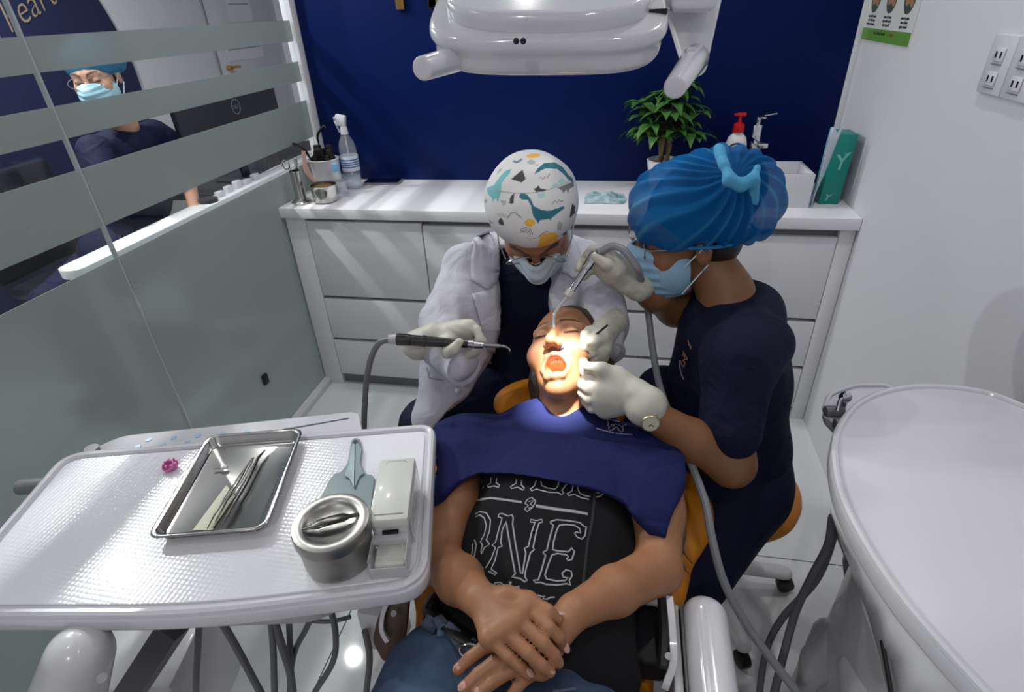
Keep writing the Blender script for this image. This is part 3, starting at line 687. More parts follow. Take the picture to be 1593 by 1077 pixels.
B().prism(rpoly([(-.648, -.018), (-.018, -.018), (-.014, -.328), (-.30, -.338), (-.640, -.304)], [.03, .02, .04, .1, .05], 8), TZ-.0045, TZ-.001, .001, 1, M=TM).build('silicone_mat', mat_bumpy(), t)
B().prism(rpoly([(-.60, -.02), (-.12, -.02), (-.10, -.30), (-.16, -.335), (-.56, -.31)], [.02, .02, .03, .03, .03], 5), TZ-.075, TZ-.033, .008, 2, M=TM).build('under_housing', mat('housing_grey', (178, 179, 183), .35), t)
# control panel behind the table
o = B().prism(rpoly([(-.66, .0), (-.60, .055), (-.155, .075), (-.135, .0)], [.004, .02, .02, .004], 5), TZ-.04, TZ-.012, .004, 2, M=TM).build('control_panel', WPG, t)
for k in range(11):
    B().cyl((*TL(-.55+.045*(k//2)+.012*(k % 2), .016+.018*(k % 2)), TZ-.0122), (*TL(-.55+.045*(k//2)+.012*(k % 2), .016+.018*(k % 2)), TZ-.0108), .0055, n=14).build('button', mat('button_blue', (150, 176, 205), .4), o)
B().prism([(-.29, .03), (-.17, .05), (-.17, .053), (-.292, .034)], TZ-.0125, TZ-.0115, M=TM).build('slot', BLK, o)
b = B(); b.cyl((*TL(-.628, .012), TZ-.014), (*TL(-.628, .012), TZ-.003), .012); b.build('dial', GREYP, o)
p = at(58, 755, z=.80); b = B(); b.cyl(p-[.03, .01, 0], p+[.05, .012, 0], .014, n=20, bev=.004); b.build('side_grip', GREYP, t)
# hanger arm below the table
ARM = mat('arm_dark', (96, 94, 96), .45)
b = B(); a0 = at(270, 975, d=.93); a1 = at(195, 1090, d=.96); b.tube([a0, a1], .028, n=4); b.build('support_arm', ARM, t)
q = B(); a0 = at(230, 1005, d=1.15); q.box(a0-[.13, .10, .22], a0+[.10, .10, .02], .01, rot=Matrix.Rotation(.2, 3, 'Z')); q.build('supply_box', WP, t)
q = B(); q.box(at(560, 935, d=1.0)-[-.005, .03, .10], at(560, 935, d=1.0)+[.075, .03, .01], .008); q.build('bracket', WP, t)
# round ended white arm in the lower left corner
t = thing('swivel_arm', at(60, 1090, d=.78)-[0, 0, .1], 'thick white round-ended arm in the lower left below the table', 'equipment arm')
s = SDF(); s.cone(at(124, 1020, d=.74), at(85, 1150, d=.80), .040, .054); sdfmk('tube_body', s, .004, WP, t)
B().cyl(at(155, 1055, d=.70), at(158, 1055, d=.695), .006, n=12).build('button', STEEL, t)
# hoses hanging under the table
HL = [([(310, 968), (308, 1010), (305, 1077), (310, 1120)], .0058, .97), ([(345, 968), (372, 1015), (405, 1077), (425, 1110)], .0066, .96),
      ([(421, 962), (425, 1010), (427, 1077), (428, 1110)], .0058, .95), ([(426, 965), (440, 1010), (452, 1050), (458, 1110)], .0072, .955), ([(449, 950), (451, 1000), (453, 1060), (452, 1110)], .0055, .99),
      ([(492, 938), (478, 975), (460, 1010), (452, 1050), (450, 1110)], .0055, 1.0), ([(512, 940), (522, 985), (518, 1030), (490, 1077), (475, 1110)], .0055, .96), ([(568, 982), (575, 1020), (572, 1060), (566, 1110)], .0058, .95), ([(448, 955), (480, 965), (515, 967), (545, 960)], .0040, 1.01)]
labs = ['grey hose under the table, leftmost and nearly straight', 'grey hose slanting right below the steel tray', 'grey hose hanging straight, first of the tight bundle', 'thick grey hose slanting beside the straight one in the bundle', 'thin grey hose hanging behind the bundle', 'grey hose sweeping down left into the bundle', 'grey hose bowed to the right before curving back left', 'grey hose hanging alone near the patient chair', 'thin grey cable sagging sideways under the table']
for (P, r_, d0), lab in zip(HL, labs):
    B().tube([at(u, v, d=d0+.0006*(v-940)) for u, v in P], r_, n=10, smooth_n=6).build('hose', HOSE, label=lab, cat='hose')
DSTEEL = mat('steel_dark_reflection', (84, 82, 80), .25, metal=1.)  # ordinary steel, its colour darkened to stand in for dark reflections
# steel tray on the table
t = thing('steel_tray', (.737, -1.39, TZ), 'shallow rectangular steel tray with rolled rim and instruments inside', 'tray')
TA = math.atan2(.032, .161); Mt = Matrix.Translation((.7375, -1.397, TZ))@Matrix.Rotation(TA+.06, 4, 'Z')
def ring(hx, hy, r, z, n=6): return [Mt@Vector((p[0], p[1], z)) for p in rpoly([(-hx, -hy), (hx, -hy), (hx, hy), (-hx, hy)], r, n)]
b = B(); bm = b.bm; prof = [(.070, .100, .012, .0035), (.074, .104, .014, .006), (.0775, .1075, .016, .019), (.079, .109, .018, .0205), (.084, .114, .021, .021), (.0855, .1155, .022, .0195), (.0845, .1145, .021, .0185)]
R_ = [[bm.verts.new(p) for p in ring(*q)] for q in prof]
for A, Bb in zip(R_, R_[1:]):
    for i in range(len(A)): j = (i+1) % len(A); bm.faces.new((A[i], A[j], Bb[j], Bb[i]))
bm.faces.new(R_[0]); o = b.build('tray_body', STEEL, t, ang=60); md = o.modifiers.new('thickness', 'SOLIDIFY'); md.thickness = .0012; md.offset = -1
def tz(u, v, h=.0): return at(u, v, z=TZ+.006+h)
t = thing('tweezers', tz(370, 770), 'steel tweezers lying diagonally in the steel tray, left of the pair', 'tweezers')
b = B(); b.tube([tz(330, 822, .002), tz(352, 780, .004), tz(372, 752, .006), tz(392, 716, .006), tz(394, 712, .006)], [.0010, .0022, .0034, .003, .0015], n=8, flat=(0, 0, 1)); b.tube([tz(322, 824, .002), tz(334, 800, .008), tz(350, 776, .010), tz(370, 745, .008), tz(392, 714, .006)], [.0007, .0018, .0026, .0022, .0015], n=8, flat=(0, 0, 1)); b.build('arms', DSTEEL, t)
t = thing('probe', tz(395, 740), 'second steel instrument lying right of the tweezers in the tray', 'probe')
b = B(); b.tube([tz(345, 818, .002), tz(360, 792, .005), tz(385, 748, .006), tz(402, 712, .006), tz(413, 700, .004)], [.0008, .0024, .003, .0026, .001], n=10); b.build('handle', DSTEEL, t)
t = thing('small_bur', tz(345, 728), 'tiny white tipped bur lying near the top of the steel tray', 'bur'); b = B(); b.cyl(tz(333, 729, .003), tz(345, 728, .003), .0016); b.build('shank', STEEL, t); b = B(); b.cyl(tz(344, 728, .004), tz(354, 727, .004), .0035, n=12, bev=.001); b.build('tip', WPG, t)
t = thing('paper_card', tz(330, 780), 'pale cream paper strip lying in the steel tray', 'card'); B().quad([tz(300, 825, -.001), tz(322, 795, -.001), tz(352, 755, -.001), tz(366, 772, -.001), tz(336, 815, -.001), tz(330, 825, -.001)]).build('paper', mat('cream_paper', (200, 200, 176), .5), t)
t = thing('pink_cap', (.596, -1.376, TZ), 'tiny ribbed pink plastic cap on the table left of the steel tray', 'cap')
b = B(); c = Vector((.597, -1.373, TZ)); n = 24
for k, (r_, z) in enumerate(((.0085, .0), (.0105, .010), (.0085, .0105), (.0075, .002))): pass
b.lathe([(0, 0), (.008, 0), (.0095, .002), (.0105, .012), (.0085, .0125), (.0075, .003), (0, .003)], c, n=24, rot=Matrix.Rotation(.5, 3, 'X'))
b.build('shell', mat('pink_plastic', (214, 120, 180), .4), t)
b = B()
for k in range(8): b.cyl(c+Vector((.0098*math.cos(k*PI/4), .0098*math.sin(k*PI/4)*.9, .0035)), c+Vector((.0106*math.cos(k*PI/4), .0106*math.sin(k*PI/4)*.9+.0, .013)), .0018, n=8)
b.build('ribs', mat('pink_plastic'), t)
# grey green mixing paddle
PAD = mat('paddle_grey_green', (118, 138, 140), .3)
t = thing('shade_paddle', (.92, -1.34, TZ), 'grey-green flat plastic paddle with hanging hole, between tray and dispenser', 'paddle')
px_ = [(560, 684), (564, 700), (561, 722), (568, 738), (579, 740), (583, 745), (577, 800), (490, 790), (502, 770), (512, 748), (520, 738), (530, 736), (541, 722), (545, 700), (547, 686), (553, 682)]
b = B(); b.prism(rpoly([tuple(at(u, v, z=TZ+.002)[:2]) for u, v in px_][::-1], .004, 3), TZ+.0003, TZ+.004, .001, 1); b.build('plate', PAD, t)
b = B(); b.prism(rpoly([tuple(at(u, v, z=TZ+.005)[:2]) for u, v in [(553, 684), (563, 700), (560, 722), (567, 738), (560, 742), (552, 762), (544, 746), (536, 742), (543, 722), (546, 700)]][::-1], .003, 3), TZ+.0041, TZ+.008, .0015, 2); b.build('handle', mat('paddle_light', (150, 168, 170), .3), t)
b = B(); q = at(553, 688, z=TZ+.008); b.cyl(q, q+[0, 0, .0012], .004, n=14); b.build('hole', BLK, t)
# cotton pellet dispenser
t = thing('pellet_dispenser', (1.03, -1.43, TZ), 'white lidded dispenser box with a clear drawer at the right table edge', 'dispenser')
dx = unit(at(628, 808, z=.9)-at(575, 812, z=.9)); dyv = unit(at(600, 710, z=.9)-at(604, 810, z=.9)); c0 = at(575, 812, z=.9)
Md = frame((c0[0], c0[1], TZ), dx, dyv)
B().box((-.001, .002, .0), (.049, .120, .042), .003, c=(.024, .062, .021)).build('body', WP, t).data.transform(Md)
B().box((-.003, .0, .042), (.052, .124, .060), .004, c=(.0245, .062, .052)).build('lid', mat('ivory', (214, 216, 208), .35, coat=.2), t).data.transform(Md)
B().box((0, 0, 0), (.040, .0015, .002), c=(.0245, .010, .0606)).build('lid_groove', GREYP, t).data.transform(Md)
b = B(); b.tube([(.008, .112, .0602), (.012, .117, .0602), (.036, .117, .0602), (.041, .112, .0602)], .001); b.build('finger_notch', GAP, t).data.transform(Md)
CLB = mat('clear_box', (225, 228, 230), .1, alpha=.38, coat=.5)
b = B()
for lo, hi in (((-.001, -.046, 0), (.001, .0, .034)), ((.048, -.046, 0), (.050, .0, .034)), ((.0, -.047, 0), (.049, -.045, .020)), ((.0, -.046, .0), (.049, 0, .0015)), ((.0, -.012, .026), (.049, .0, .034))): b.box(lo, hi, .0005)
b.build('clear_drawer', CLB, t).data.transform(Md)
b = B(); b.box((.004, -.040, .0015), (.045, .0, .018), .004); b.build('cotton', mat('cotton_white', (205, 205, 198), .9, bump=(300, .8)), t).data.transform(Md)
B().box((.014, -.003, .035), (.036, .001, .040)).build('vent_slot', BLK, t).data.transform(Md)
B().box((.052, .01, .0), (.054, .115, .05)).build('side_rail', CLB, t).data.transform(Md)
# steel canister
cq = (at(512, 815, z=TZ+.075)+at(527, 893, z=TZ))/2; cx_, cy2 = .969, -1.499
t = thing('canister', (cx_, cy2, TZ), 'round brushed steel cotton canister with handled lid, front of the table', 'canister')
B().lathe([(0, 0), (.044, 0), (.0475, .003), (.0485, .008), (.0495, .055), (.0505, .057), (0, .057)], (cx_, cy2, TZ), n=48).build('body', STEELB, t)
l = B().lathe([(.0515, .052), (.0525, .053), (.0525, .066), (.051, .070), (.046, .0715), (.038, .0705), (.035, .068), (.032, .0655), (.018, .0635), (0, .063)], (cx_, cy2, TZ), n=48).build('lid', STEELB, t)
b = B(); a = Vector((cx_-.030, cy2-.020, TZ+.071)); e = Vector((cx_+.034, cy2+.016, TZ+.071)); b.tube([a, (a+e)/2+Vector((0, 0, .003)), e], [.004, .0085, .004], n=12, flat=(0, 0, 1), smooth_n=5); b.build('lid_handle', DSTEEL, l)
# ------------------------------------------------------------------ patient chair
ORG = mat('mustard_leather', (196, 122, 22), .42, bump=(120, .12), coat=.15)
chair = thing('dental_chair', (1.23, -1.4, 0), 'mustard upholstered dental chair with white armrests under the patient', 'dental chair')
s = SDF(); TI = .17
def cz(y): return .565+(y+1.45)*TI
for (y, hw, r) in ((-1.10, .235, .06), (-1.20, .225, .06)): pass
s.ell((1.235, -1.14, cz(-1.14)+.01), (.31, .21, .055), k=.04); s.ell((1.225, -1.28, cz(-1.28)), (.26, .2, .05), k=.05); s.box((1.225, -1.36, cz(-1.36)-.01), (.20, .14, .035), rd=.03, k=.04)
def trim(X, Y, Z): return np.abs(X-1.235)-.292+0*Y+0*Z
sdfmk('backrest', s, .007, ORG, chair, gkw=dict(pad=.01))
s = SDF(); s.box((1.215, -1.78, .515), (.225, .34, .045), rd=.04, k=.04); s.ell((1.215, -1.78, .54), (.21, .34, .04), k=.03); sdfmk('seat', s, .007, ORG, chair)
s = SDF(); s.ell((1.215, -.93, .70), (.155, .10, .045), k=.02); s.cone((1.22, -.93, .68), (1.22, -1.1, .62), .03, k=.03); sdfmk('headrest', s, .006, ORG, chair)
B().box((1.0, -2.1, .30), (1.43, -1.35, .44), .06, 4).build('base_shell', WPG, chair); B().cyl((1.22, -1.6, .04), (1.22, -1.6, .34), .12, .1, n=32).build('column', WP, chair); B().box((.98, -2.0, 0), (1.46, -1.25, .05), .02).build('floor_plate', WP, chair)
def armrest(xc, y0, z, label=None):
    s = SDF(); s.box((xc, y0-.30, z-.06), (.034, .30, .062), rd=.032, k=.01); o, _, _ = sdfmk('armrest', s, .005, WPG, chair)
    B().box((xc-.052, y0-.46, z-.13), (xc-.037, y0-.012, z-.03), .006).build('armrest_side', WP, o)
    B().box((xc-.037, y0-.50, z-.13), (xc-.034, y0-.02, z-.02)).build('side_gap', BLK, o)
    return o
armrest(1.494, -1.372, .705)
b = B(); b.tube([at(1041, 930, d=.86), at(1046, 985, d=.82), at(1047, 1030, d=.80), at(1038, 1060, d=.79), at(1034, 1070, d=.79)], .007, n=4, smooth_n=5); b.build('hinge_cover', WP, chair)
b = B(); b.tube([at(1034, 925, d=.88), at(1038, 985, d=.84), at(1036, 1040, d=.81)], .012, n=8, smooth_n=4); b.build('hinge_plate', mat('hinge_grey', (70, 68, 70), .4, metal=.5), chair); B().cyl(at(1040, 1021, d=.80), at(1040, 1021, d=.79), .005, n=16).build('hinge_bolt', STEEL, chair)
s = SDF(); s.box(at(1007, 998, d=.88), (.032, .05, .028), rd=.015); sdfmk('arm_pad', s, .004, mat('dark_navy_pad', (10, 12, 20), .6), chair)
s = SDF(); s.box(at(1012, 958, d=.93), (.04, .03, .02), rd=.012); sdfmk('white_housing', s, .004, WP, chair)
# left hinge
b = B(); b.prism(rpoly([(0, 0), (.028, .012), (.02, -.06), (-.012, -.095), (-.03, -.06), (-.02, -.02)], .01, 4), 0, .012, .002, M=frame(at(612, 930, d=.86), RC[0], -RC[1])); b.build('hinge_plate', mat('hinge_brown', (84, 68, 58), .4, metal=.4), chair)
B().cyl(at(612, 955, d=.83), at(612, 955, d=.82), .0045, n=16).build('hinge_bolt', STEEL, chair)
b = B(); b.tube([at(606, 930, d=.84), at(596, 955, d=.84), at(594, 980, d=.84), at(603, 998, d=.84)], .0045, n=4, smooth_n=5); b.build('hinge_cover', WP, chair)
# ------------------------------------------------------------------ operating lamp
lamp = thing('operating_lamp', (1.228, -1.2, 1.40), 'white dental operating lamp with two handles above the patient', 'dental lamp')
LU = unit(np.array([.06, -.36, .93])); MOUTH = np.array([1.215, -1.055, .885]); A3 = np.array
s = SDF(); LC = at(853, 10, d=.735); LX = unit(np.array([1, .10, -.045])); LX = unit(LX-LU*(LX@LU)); LY = np.cross(LU, LX); Q = np.array([LX, LY, LU])
def sq(c, hx, hy, hz, n=3.2, rmax=.018):
    c = np.array(c)
    def fn(X, Y, Z):
        p = [Q[i][0]*(X-c[0])+Q[i][1]*(Y-c[1])+Q[i][2]*(Z-c[2]) for i in range(3)]
        r = (np.abs(p[0]/hx)**n+np.abs(p[1]/hy)**n)**(1/n); a = (r-1)*min(hx, hy); bb = np.abs(p[2])-hz; rd = min(rmax, hz*.8)
        return np.sqrt(np.maximum(a+rd, 0)**2+np.maximum(bb+rd, 0)**2)+np.minimum(np.maximum(a+rd, bb+rd), 0)-rd
    m = max(hx, hy)*1.1; return fn, c-m, c+m
f_, lo_, hi_ = sq(LC-LU*.020, .1465, .1045, .023, 4.0, .014); s.custom(f_, lo_, hi_, .01); f_, lo_, hi_ = sq(LC-LU*.001, .149, .106, .007, 4.2, .004); s.custom(f_, lo_, hi_, .012); sdfmk('housing', s, .003, WPG, lamp)
s = SDF(); f_, lo_, hi_ = sq(LC+LU*.014+LY*.004, .131, .098, .015, 2.8, .008); s.custom(f_, lo_, hi_, .01); sdfmk('rear_cover', s, .0035, WPG, lamp)
for u in (803, 814): q = at(u, 64, d=.62); pl = at(u, 64.5, d=.63); B().cyl(at(u, 64, d=.636), at(u, 64, d=.60)*0+at(u, 64, d=.6285), .0035, n=14).build('sensor_hole', BLK, lamp)
B().prism([(.115*math.cos(a), .078*math.sin(a)) for a in np.linspace(0, 2*PI, 49)[:-1]], -.0015, .0015, M=frame(LC-LU*.0425, LX, LY)).build('light_window', mat('lamp_window', (250, 248, 240), .2, emit=((255, 250, 240), 4)), lamp)
B().cyl(at(760, 78, d=.80), at(656, 107, d=.655), .0175, .0132, n=32, bev=.003, seg=3).build('handle', WPG, lamp)
h2 = B().cyl(at(1082, 90, d=.745), at(1049, 137, d=.655), .0180, .0130, n=32, bev=.003, seg=3).build('handle', WPG, lamp); B().box(-A3((.006, .005, .006)), A3((.006, .005, .006)), .0015, c=at(1074, 82, d=.715)).build('handle_catch', WP, h2)
s = SDF(); s.cone(at(1076, -10, d=.785), at(1080, 100, d=.80), .044, .019, k=.01, flat=RC[2], f=.45); sdfmk('yoke_arm', s, .003, WPG, lamp)
s = SDF(); s.box(at(1078, 2, d=.735), (.028, .024, .012), rd=.009); s.cone(at(1086, 0, d=.74), at(1015, -6, d=.76), .012); sdfmk('yoke_joint', s, .003, WPG, lamp)
B().box(at(1022, 18, d=.70)-[.012, .01, .003], at(1022, 18, d=.70)+[.012, .01, .003]).build('joint_slot', BLK, lamp)
b = B(); b.tube([at(1086, 0, d=.75), at(1090, -110, d=.80), at(1060, -200, d=.95), (1.45, -.9, 2.2), (1.45, -.9, 2.45)], .02, n=16, smooth_n=6); b.build('suspension_arm', WP, lamp)
l = bpy.data.lights.new('lamp_beam', 'SPOT'); l.energy = LAMP_W; l.color = (1, .95, .86); l.spot_size = math.radians(12.6); l.spot_blend = .3; l.shadow_soft_size = .035
o = bpy.data.objects.new('lamp_beam', l); COL.objects.link(o); src = LC-LU*.06; o.location = src; o.rotation_euler = Vector(MOUTH+np.array([.016, -.030, 0])-src).to_track_quat('-Z', 'Y').to_euler()
# ------------------------------------------------------------------ right hand side unit (cuspidor with its large cover)
cu = thing('cuspidor_unit', (1.95, -1.4, 0), 'large white rounded spittoon unit filling the lower right corner', 'spittoon unit')
CP = [(1593, 628), (1540, 608), (1480, 598), (1420, 597), (1370, 606), (1330, 625), (1304, 655), (1293, 690), (1297, 740), (1313, 790), (1350, 858), (1400, 930), (1462, 1003), (1530, 1077)]
cz0 = .85; pts = [tuple(at(u, v, z=cz0)[:2]) for u, v in CP]
pts = [p for p in pts if p[0] < 2.09]; e = np.array(pts[-1])-np.array(pts[-2]); pts += [tuple(np.array(pts[-1])+e*2.2), (2.09, pts[-1][1]-.28), (2.09, pts[0][1]-.03)]
pts = [tuple(p[:2]) for p in spline([(*p, 0) for p in pts[:-3]], 4)]+pts[-3:]
o = B().prism(pts, cz0-.035, cz0-.004, .006, 3).build('cover', WPG, cu)
cen = np.array([1.95, -1.25]); b = B(); b.tube([(*(np.array(p)+(cen-p)/np.linalg.norm(cen-p)*.006), cz0-.004) for p in pts], .006, n=8, closed=True); b.build('rim', WPG, o)
ip = [tuple(cen+A3((.05, 0))+(np.array(p)-cen-A3((.05, 0)))*.70) for p in pts]; B().prism(ip, .30, cz0-.035, .0).build('body', WP, cu)
B().box((1.80, -1.9, .05), (2.08, -1.1, .32), .03, 3).build('pedestal', WP, cu)
# skirts and arm on its left flank
TPp = [(1302, 785), (1352, 865), (1402, 940), (1464, 1015), (1535, 1095)]; BPp = [(1300, 800), (1332, 880), (1362, 960), (1382, 1030), (1398, 1100)]
b = B()
for k in range(4): b.quad([at(*TPp[k], z=.818), at(*TPp[k+1], z=.818), at(*BPp[k+1], z=.66), at(*BPp[k], z=.66)])
bmesh.ops.remove_doubles(b.bm, verts=b.bm.verts[:], dist=1e-5)
o = b.build('flank_panel', WP, cu); md = o.modifiers.new('thickness', 'SOLIDIFY'); md.thickness = .01
b = B(); b.tube([at(1416, 1027, d=.80), at(1424, 1036, d=.80), at(1420, 1044, d=.80), at(1428, 1048, d=.80)], .0012, n=6); b.build('flank_mark', GREYP, cu)
b = B(); b.tube([at(1372, 998, z=.70), at(1378, 1030, z=.70), at(1388, 1085, z=.70)], .003, n=6); b.build('flank_slit', BLK, cu)
s = SDF(); s.chain([at(1302, 815, z=.60), at(1335, 880, z=.50), at(1322, 960, z=.42), at(1275, 1030, z=.36), at(1240, 1090, z=.34)], [.012, .020, .024, .028, .014], k=.02, flat=(0, 0, 1), f=.6); sdfmk('holder_arm', s, .006, mat('arm_grey_white', (168, 168, 172), .3), cu)
s = SDF(); s.cone(at(1338, 1048, z=.45), at(1355, 1130, z=.45), .036, .045, k=.02); sdfmk('round_shell', s, .006, WPG, cu)
# rinse tap group behind the cover
hd = thing('rinse_tap', at(1315, 640, z=.80), 'chrome rinse tap with curved spout in a white dish behind the cover', 'tap')
p = at(1315, 618, z=.83); b = B(); b.ball(p, .012, 16); b.cyl(p-[0, 0, .04], p, .007); b.build('knob', CHROME, hd); b = B(); b.tube([p+[-.002, -.004, 0], p+[-.014, -.014, .002], p+[-.02, -.03, -.012]], .0032, n=8, smooth_n=4); b.build('spout', CHROME, hd)
Dp = [tuple(at(u, v, z=.79)[:2]) for u, v in ((1280, 640), (1290, 612), (1330, 598), (1385, 598), (1420, 640), (1330, 690))]
b = B(); b.prism(rpoly(Dp, .02, 4), .765, .785, .005, 2); b.build('dish', WPG, cu)
b = B(); b.tube([(*p_, .788) for p_ in rpoly(Dp, .02, 4)], .004, n=8, closed=True); b.build('dish_rim', WPG, cu)
for u, v in ((1283, 640), (1298, 660)): q = at(u, v, z=.80); b = B(); b.cyl(q-[.0, .0, .0], q+[.035, .005, 0], .011, n=16, bev=.003); b.build('tube_holder', GREYP, cu)
# hoses on the right
for P, r_, z0, z1, lab in (([(1296, 806), (1288, 850), (1262, 900), (1235, 960), (1205, 1077), (1200, 1110)], .0085, .70, .15, 'thick grey hose hanging from the spittoon unit, front one'), ([(1298, 812), (1292, 850), (1268, 905), (1215, 965), (1190, 1020), (1178, 1110)], .0075, .68, .12, 'second grey hose from the spittoon unit, bending left near the floor')):
    n_ = len(P); B().tube([at(u, v, z=z0+(z1-z0)*i/(n_-1)) for i, (u, v) in enumerate(P)], r_, n=10, smooth_n=6).build('hose', HOSE, label=lab, cat='hose')
# ------------------------------------------------------------------ rolling stools
def stool(x, y, rz, label, zs=.50, so=(0, 0)):
    t = thing('stool', (x, y, 0), label, 'stool', 'round mustard stools of the dental team', rz)
    s = SDF(); s.ell((x+so[0], y+so[1], zs-.03), (.18, .18, .05), k=.01); s.box((x+so[0], y+so[1], zs-.045), (.11, .11, .025), rd=.02, k=.05); sdfmk('seat', s, .007, ORG, t)
    B().cyl((x, y, .09), (x, y, zs-.07), .022).build('gas_lift', GREYP, t)
    hub = B().cyl((x, y, .06), (x, y, .12), .04, .03).build('hub', WP, t)
    for k in range(5):
        a = rz+k*2*PI/5; ca, sa = math.cos(a), math.sin(a); s = SDF(); s.cone((x+.03*ca, y+.03*sa, .095), (x+.24*ca, y+.24*sa, .07), .026, .022, k=.01, flat=(0, 0, 1), f=.7); l, _, _ = sdfmk('leg', s, .006, WP, t)
        q = Vector((x+.25*ca, y+.25*sa, .024)); b = B(); b.cyl(q+Vector((-sa*.014, ca*.014, 0)), q-Vector((-sa*.014, ca*.014, 0)), .024, n=20, bev=.004); b.cyl(q, q+Vector((0, 0, .045)), .008); b.build('caster', BLK, l)
    return t
SX, SY = 1.612, -.825
stool(SX, SY, math.atan2(-.809-SY, 1.838-SX), 'mustard round stool under the assistant, beside the patient chair', .47, (.012, -.04))
stool(1.13, -.62, .3, 'mustard round stool under the dentist, behind the headrest')
# suction hose from the assistant's right hand down to the unit
# ------------------------------------------------------------------ people: shared builders
def axes(F, U):
    F = unit(F); U = np.array(U, float); U = unit(U-F*(U@F)); return np.array([np.cross(U, F), F, U])
class Head:
    def __init__(h, o, F, U, sc=1., open_=0.): h.o = np.array(o, float); h.Q = axes(F, U); h.sc = sc; h.open = open_
    def w(h, x, f, u): return h.o+h.sc*(x*h.Q[0]+f*h.Q[1]+u*h.Q[2])
    def loc(h, V): return (V-h.o)@h.Q.T/h.sc
    def ell(h, s, c, r, **kw): s.ell(h.w(*c), np.array(r)*h.sc, h.Q, **kw)
    def cone(h, s, a, b, ra, rb=None, **kw):
        kw['k'] = kw.get('k', .01); s.cone(h.w(*a), h.w(*b), ra*h.sc, (ra if rb is None else rb)*h.sc, **kw)
    def build(h, s):
        e, c = h.ell, h.cone; q = h.open
        e(s, (0, -.014, .032), (.073, .092, .084)); e(s, (0, .03, -.012), (.063, .058, .082), k=.02)
        e(s, (0, .034, -.070-.010*q), (.045, .046, .038), k=.025); e(s, (0, .060, -.096-.016*q), (.020, .020, .017), k=.022)
        for x in (-1, 1):
            e(s, (.040*x, .058, -.028), (.024, .022, .024), k=.025); c(s, (.012*x, .080, .026), (.044*x, .066, .024), .0095, .007, k=.014)
            e(s, (.075*x, -.006, -.008), (.007, .017, .029), R_=None) if False else None
            ear = np.array([.075*x, -.008, -.006]); e(s, ear, (.0075, .017, .030), k=.005); e(s, ear+np.array([.007*x, .003, .002]), (.005, .009, .017), k=.003, op='s')
            e(s, (.031*x, .092, .006), (.017, .014, .0105), k=.012, op='s'); e(s, (.031*x, .0705, .006), (.0155, .0155, .0125), k=.003)
            c(s, (.020*x, .0835, .002), (.042*x, .077, .002), .0022, k=.002)
        c(s, (0, .084, .012), (0, .106, -.024), .0065, .0105, k=.010); e(s, (0, .105, -.030), (.011, .011, .009), k=.006)
        for x in (-1, 1): e(s, (.0115*x, .096, -.033), (.0075, .010, .007), k=.005); e(s, (.0065*x, .103, -.040), (.0036, .005, .004), k=.002, op='s')
        yu = -.056+.006*q; yl = -.070-.024*q
        P = [(-.024, .074, (yu+yl)/2), (-.013, .083, yu), (0, .088, yu+.001), (.013, .083, yu), (.024, .074, (yu+yl)/2)]
        for a, b_ in zip(P, P[1:]): c(s, a, b_, .0052, k=.006)
        P = [(-.024, .072, (yu+yl)/2), (-.014, .080, yl), (0, .084, yl-.002), (.014, .080, yl), (.024, .072, (yu+yl)/2)]
        for a, b_ in zip(P, P[1:]): c(s, a, b_, .0062, k=.006)
        if q: e(s, (0, .076, (yu+yl)/2-.001), (.0215, .026, (yu-yl)/2-.002), k=.003, op='s')
        h.yu, h.yl = yu, yl
    def color(h, V, base, lip=(150, 84, 74), brow=(58, 40, 32)):
        P = h.loc(V); C_ = np.tile(np.array(base, float), (len(V), 1)); x, f, u = P[:, 0], P[:, 1], P[:, 2]
        def blend(m, c): C_[:] = C_*(1-m[:, None])+np.array(c, float)*m[:, None]
        hd = (np.abs(u) < .2) & (np.abs(x) < .12)
        yu, yl = h.yu, h.yl; cyl_ = (yu+yl)/2; hh = (yu-yl)/2+.006
        r = np.sqrt((x/.027)**2+((u-cyl_)/hh)**2); blend(np.clip((1.12-r)*6, 0, 1)*((f > .06) & hd)*.85, lip)
        if h.open: blend(np.clip((.80-r)*8, 0, 1)*((f < .083) & (f > .02) & hd)*.9, (206, 146, 98))
        ax = np.abs(x); by = .026+.006*np.sin(np.clip((ax-.012)/.036, 0, 1)*PI*.8); m = np.clip((.0042-np.abs(u-by))*600, 0, 1)*((ax > .011) & (ax < .048) & (f > .05) & hd); blend(m*.85, brow)
        ly = .0005-.0018*((ax-.031)/.012)**2*-1; m = np.clip((.0022-np.abs(u-ly))*900, 0, 1)*((ax > .017) & (ax < .046) & (f > .06) & hd); blend(m*.9, (30, 20, 18))
        m = np.clip(1-np.sqrt((ax-.04)**2+(u+.03)**2)/.03, 0, 1)*((f > .04) & hd)*.25; blend(m, (200, 110, 90))
        return C_
SKINM = {}
def skin(name): return mat(name, (180, 140, 110), .48, attr=True, sss=.0, bump=(140, .10, .001))
def cloth(name, col, rough=.8, b=(260, .15, .001), var=None, sheen=.0):
    if name in MATS: return MATS[name]
    m = mat(name, col, rough, bump=b, var=var, spec=.25, sheen=sheen); nt = m.node_tree; fine = [n for n in nt.nodes if n.type == 'BUMP'][0]; tc = [n for n in nt.nodes if n.type == 'TEX_COORD'][0]
    n = nt.nodes.new('ShaderNodeTexNoise'); n.inputs['Scale'].default_value = 15; n.inputs['Detail'].default_value = 2.5; n.inputs['Distortion'].default_value = 1.2; n.inputs['Roughness'].default_value = .45
    bp = nt.nodes.new('ShaderNodeBump'); bp.inputs['Strength'].default_value = .55; bp.inputs['Distance'].default_value = .016
    nt.links.new(tc.outputs['Object'], n.inputs['Vector']); nt.links.new(n.outputs[0], bp.inputs['Height']); nt.links.new(bp.outputs[0], fine.inputs['Normal']); return m
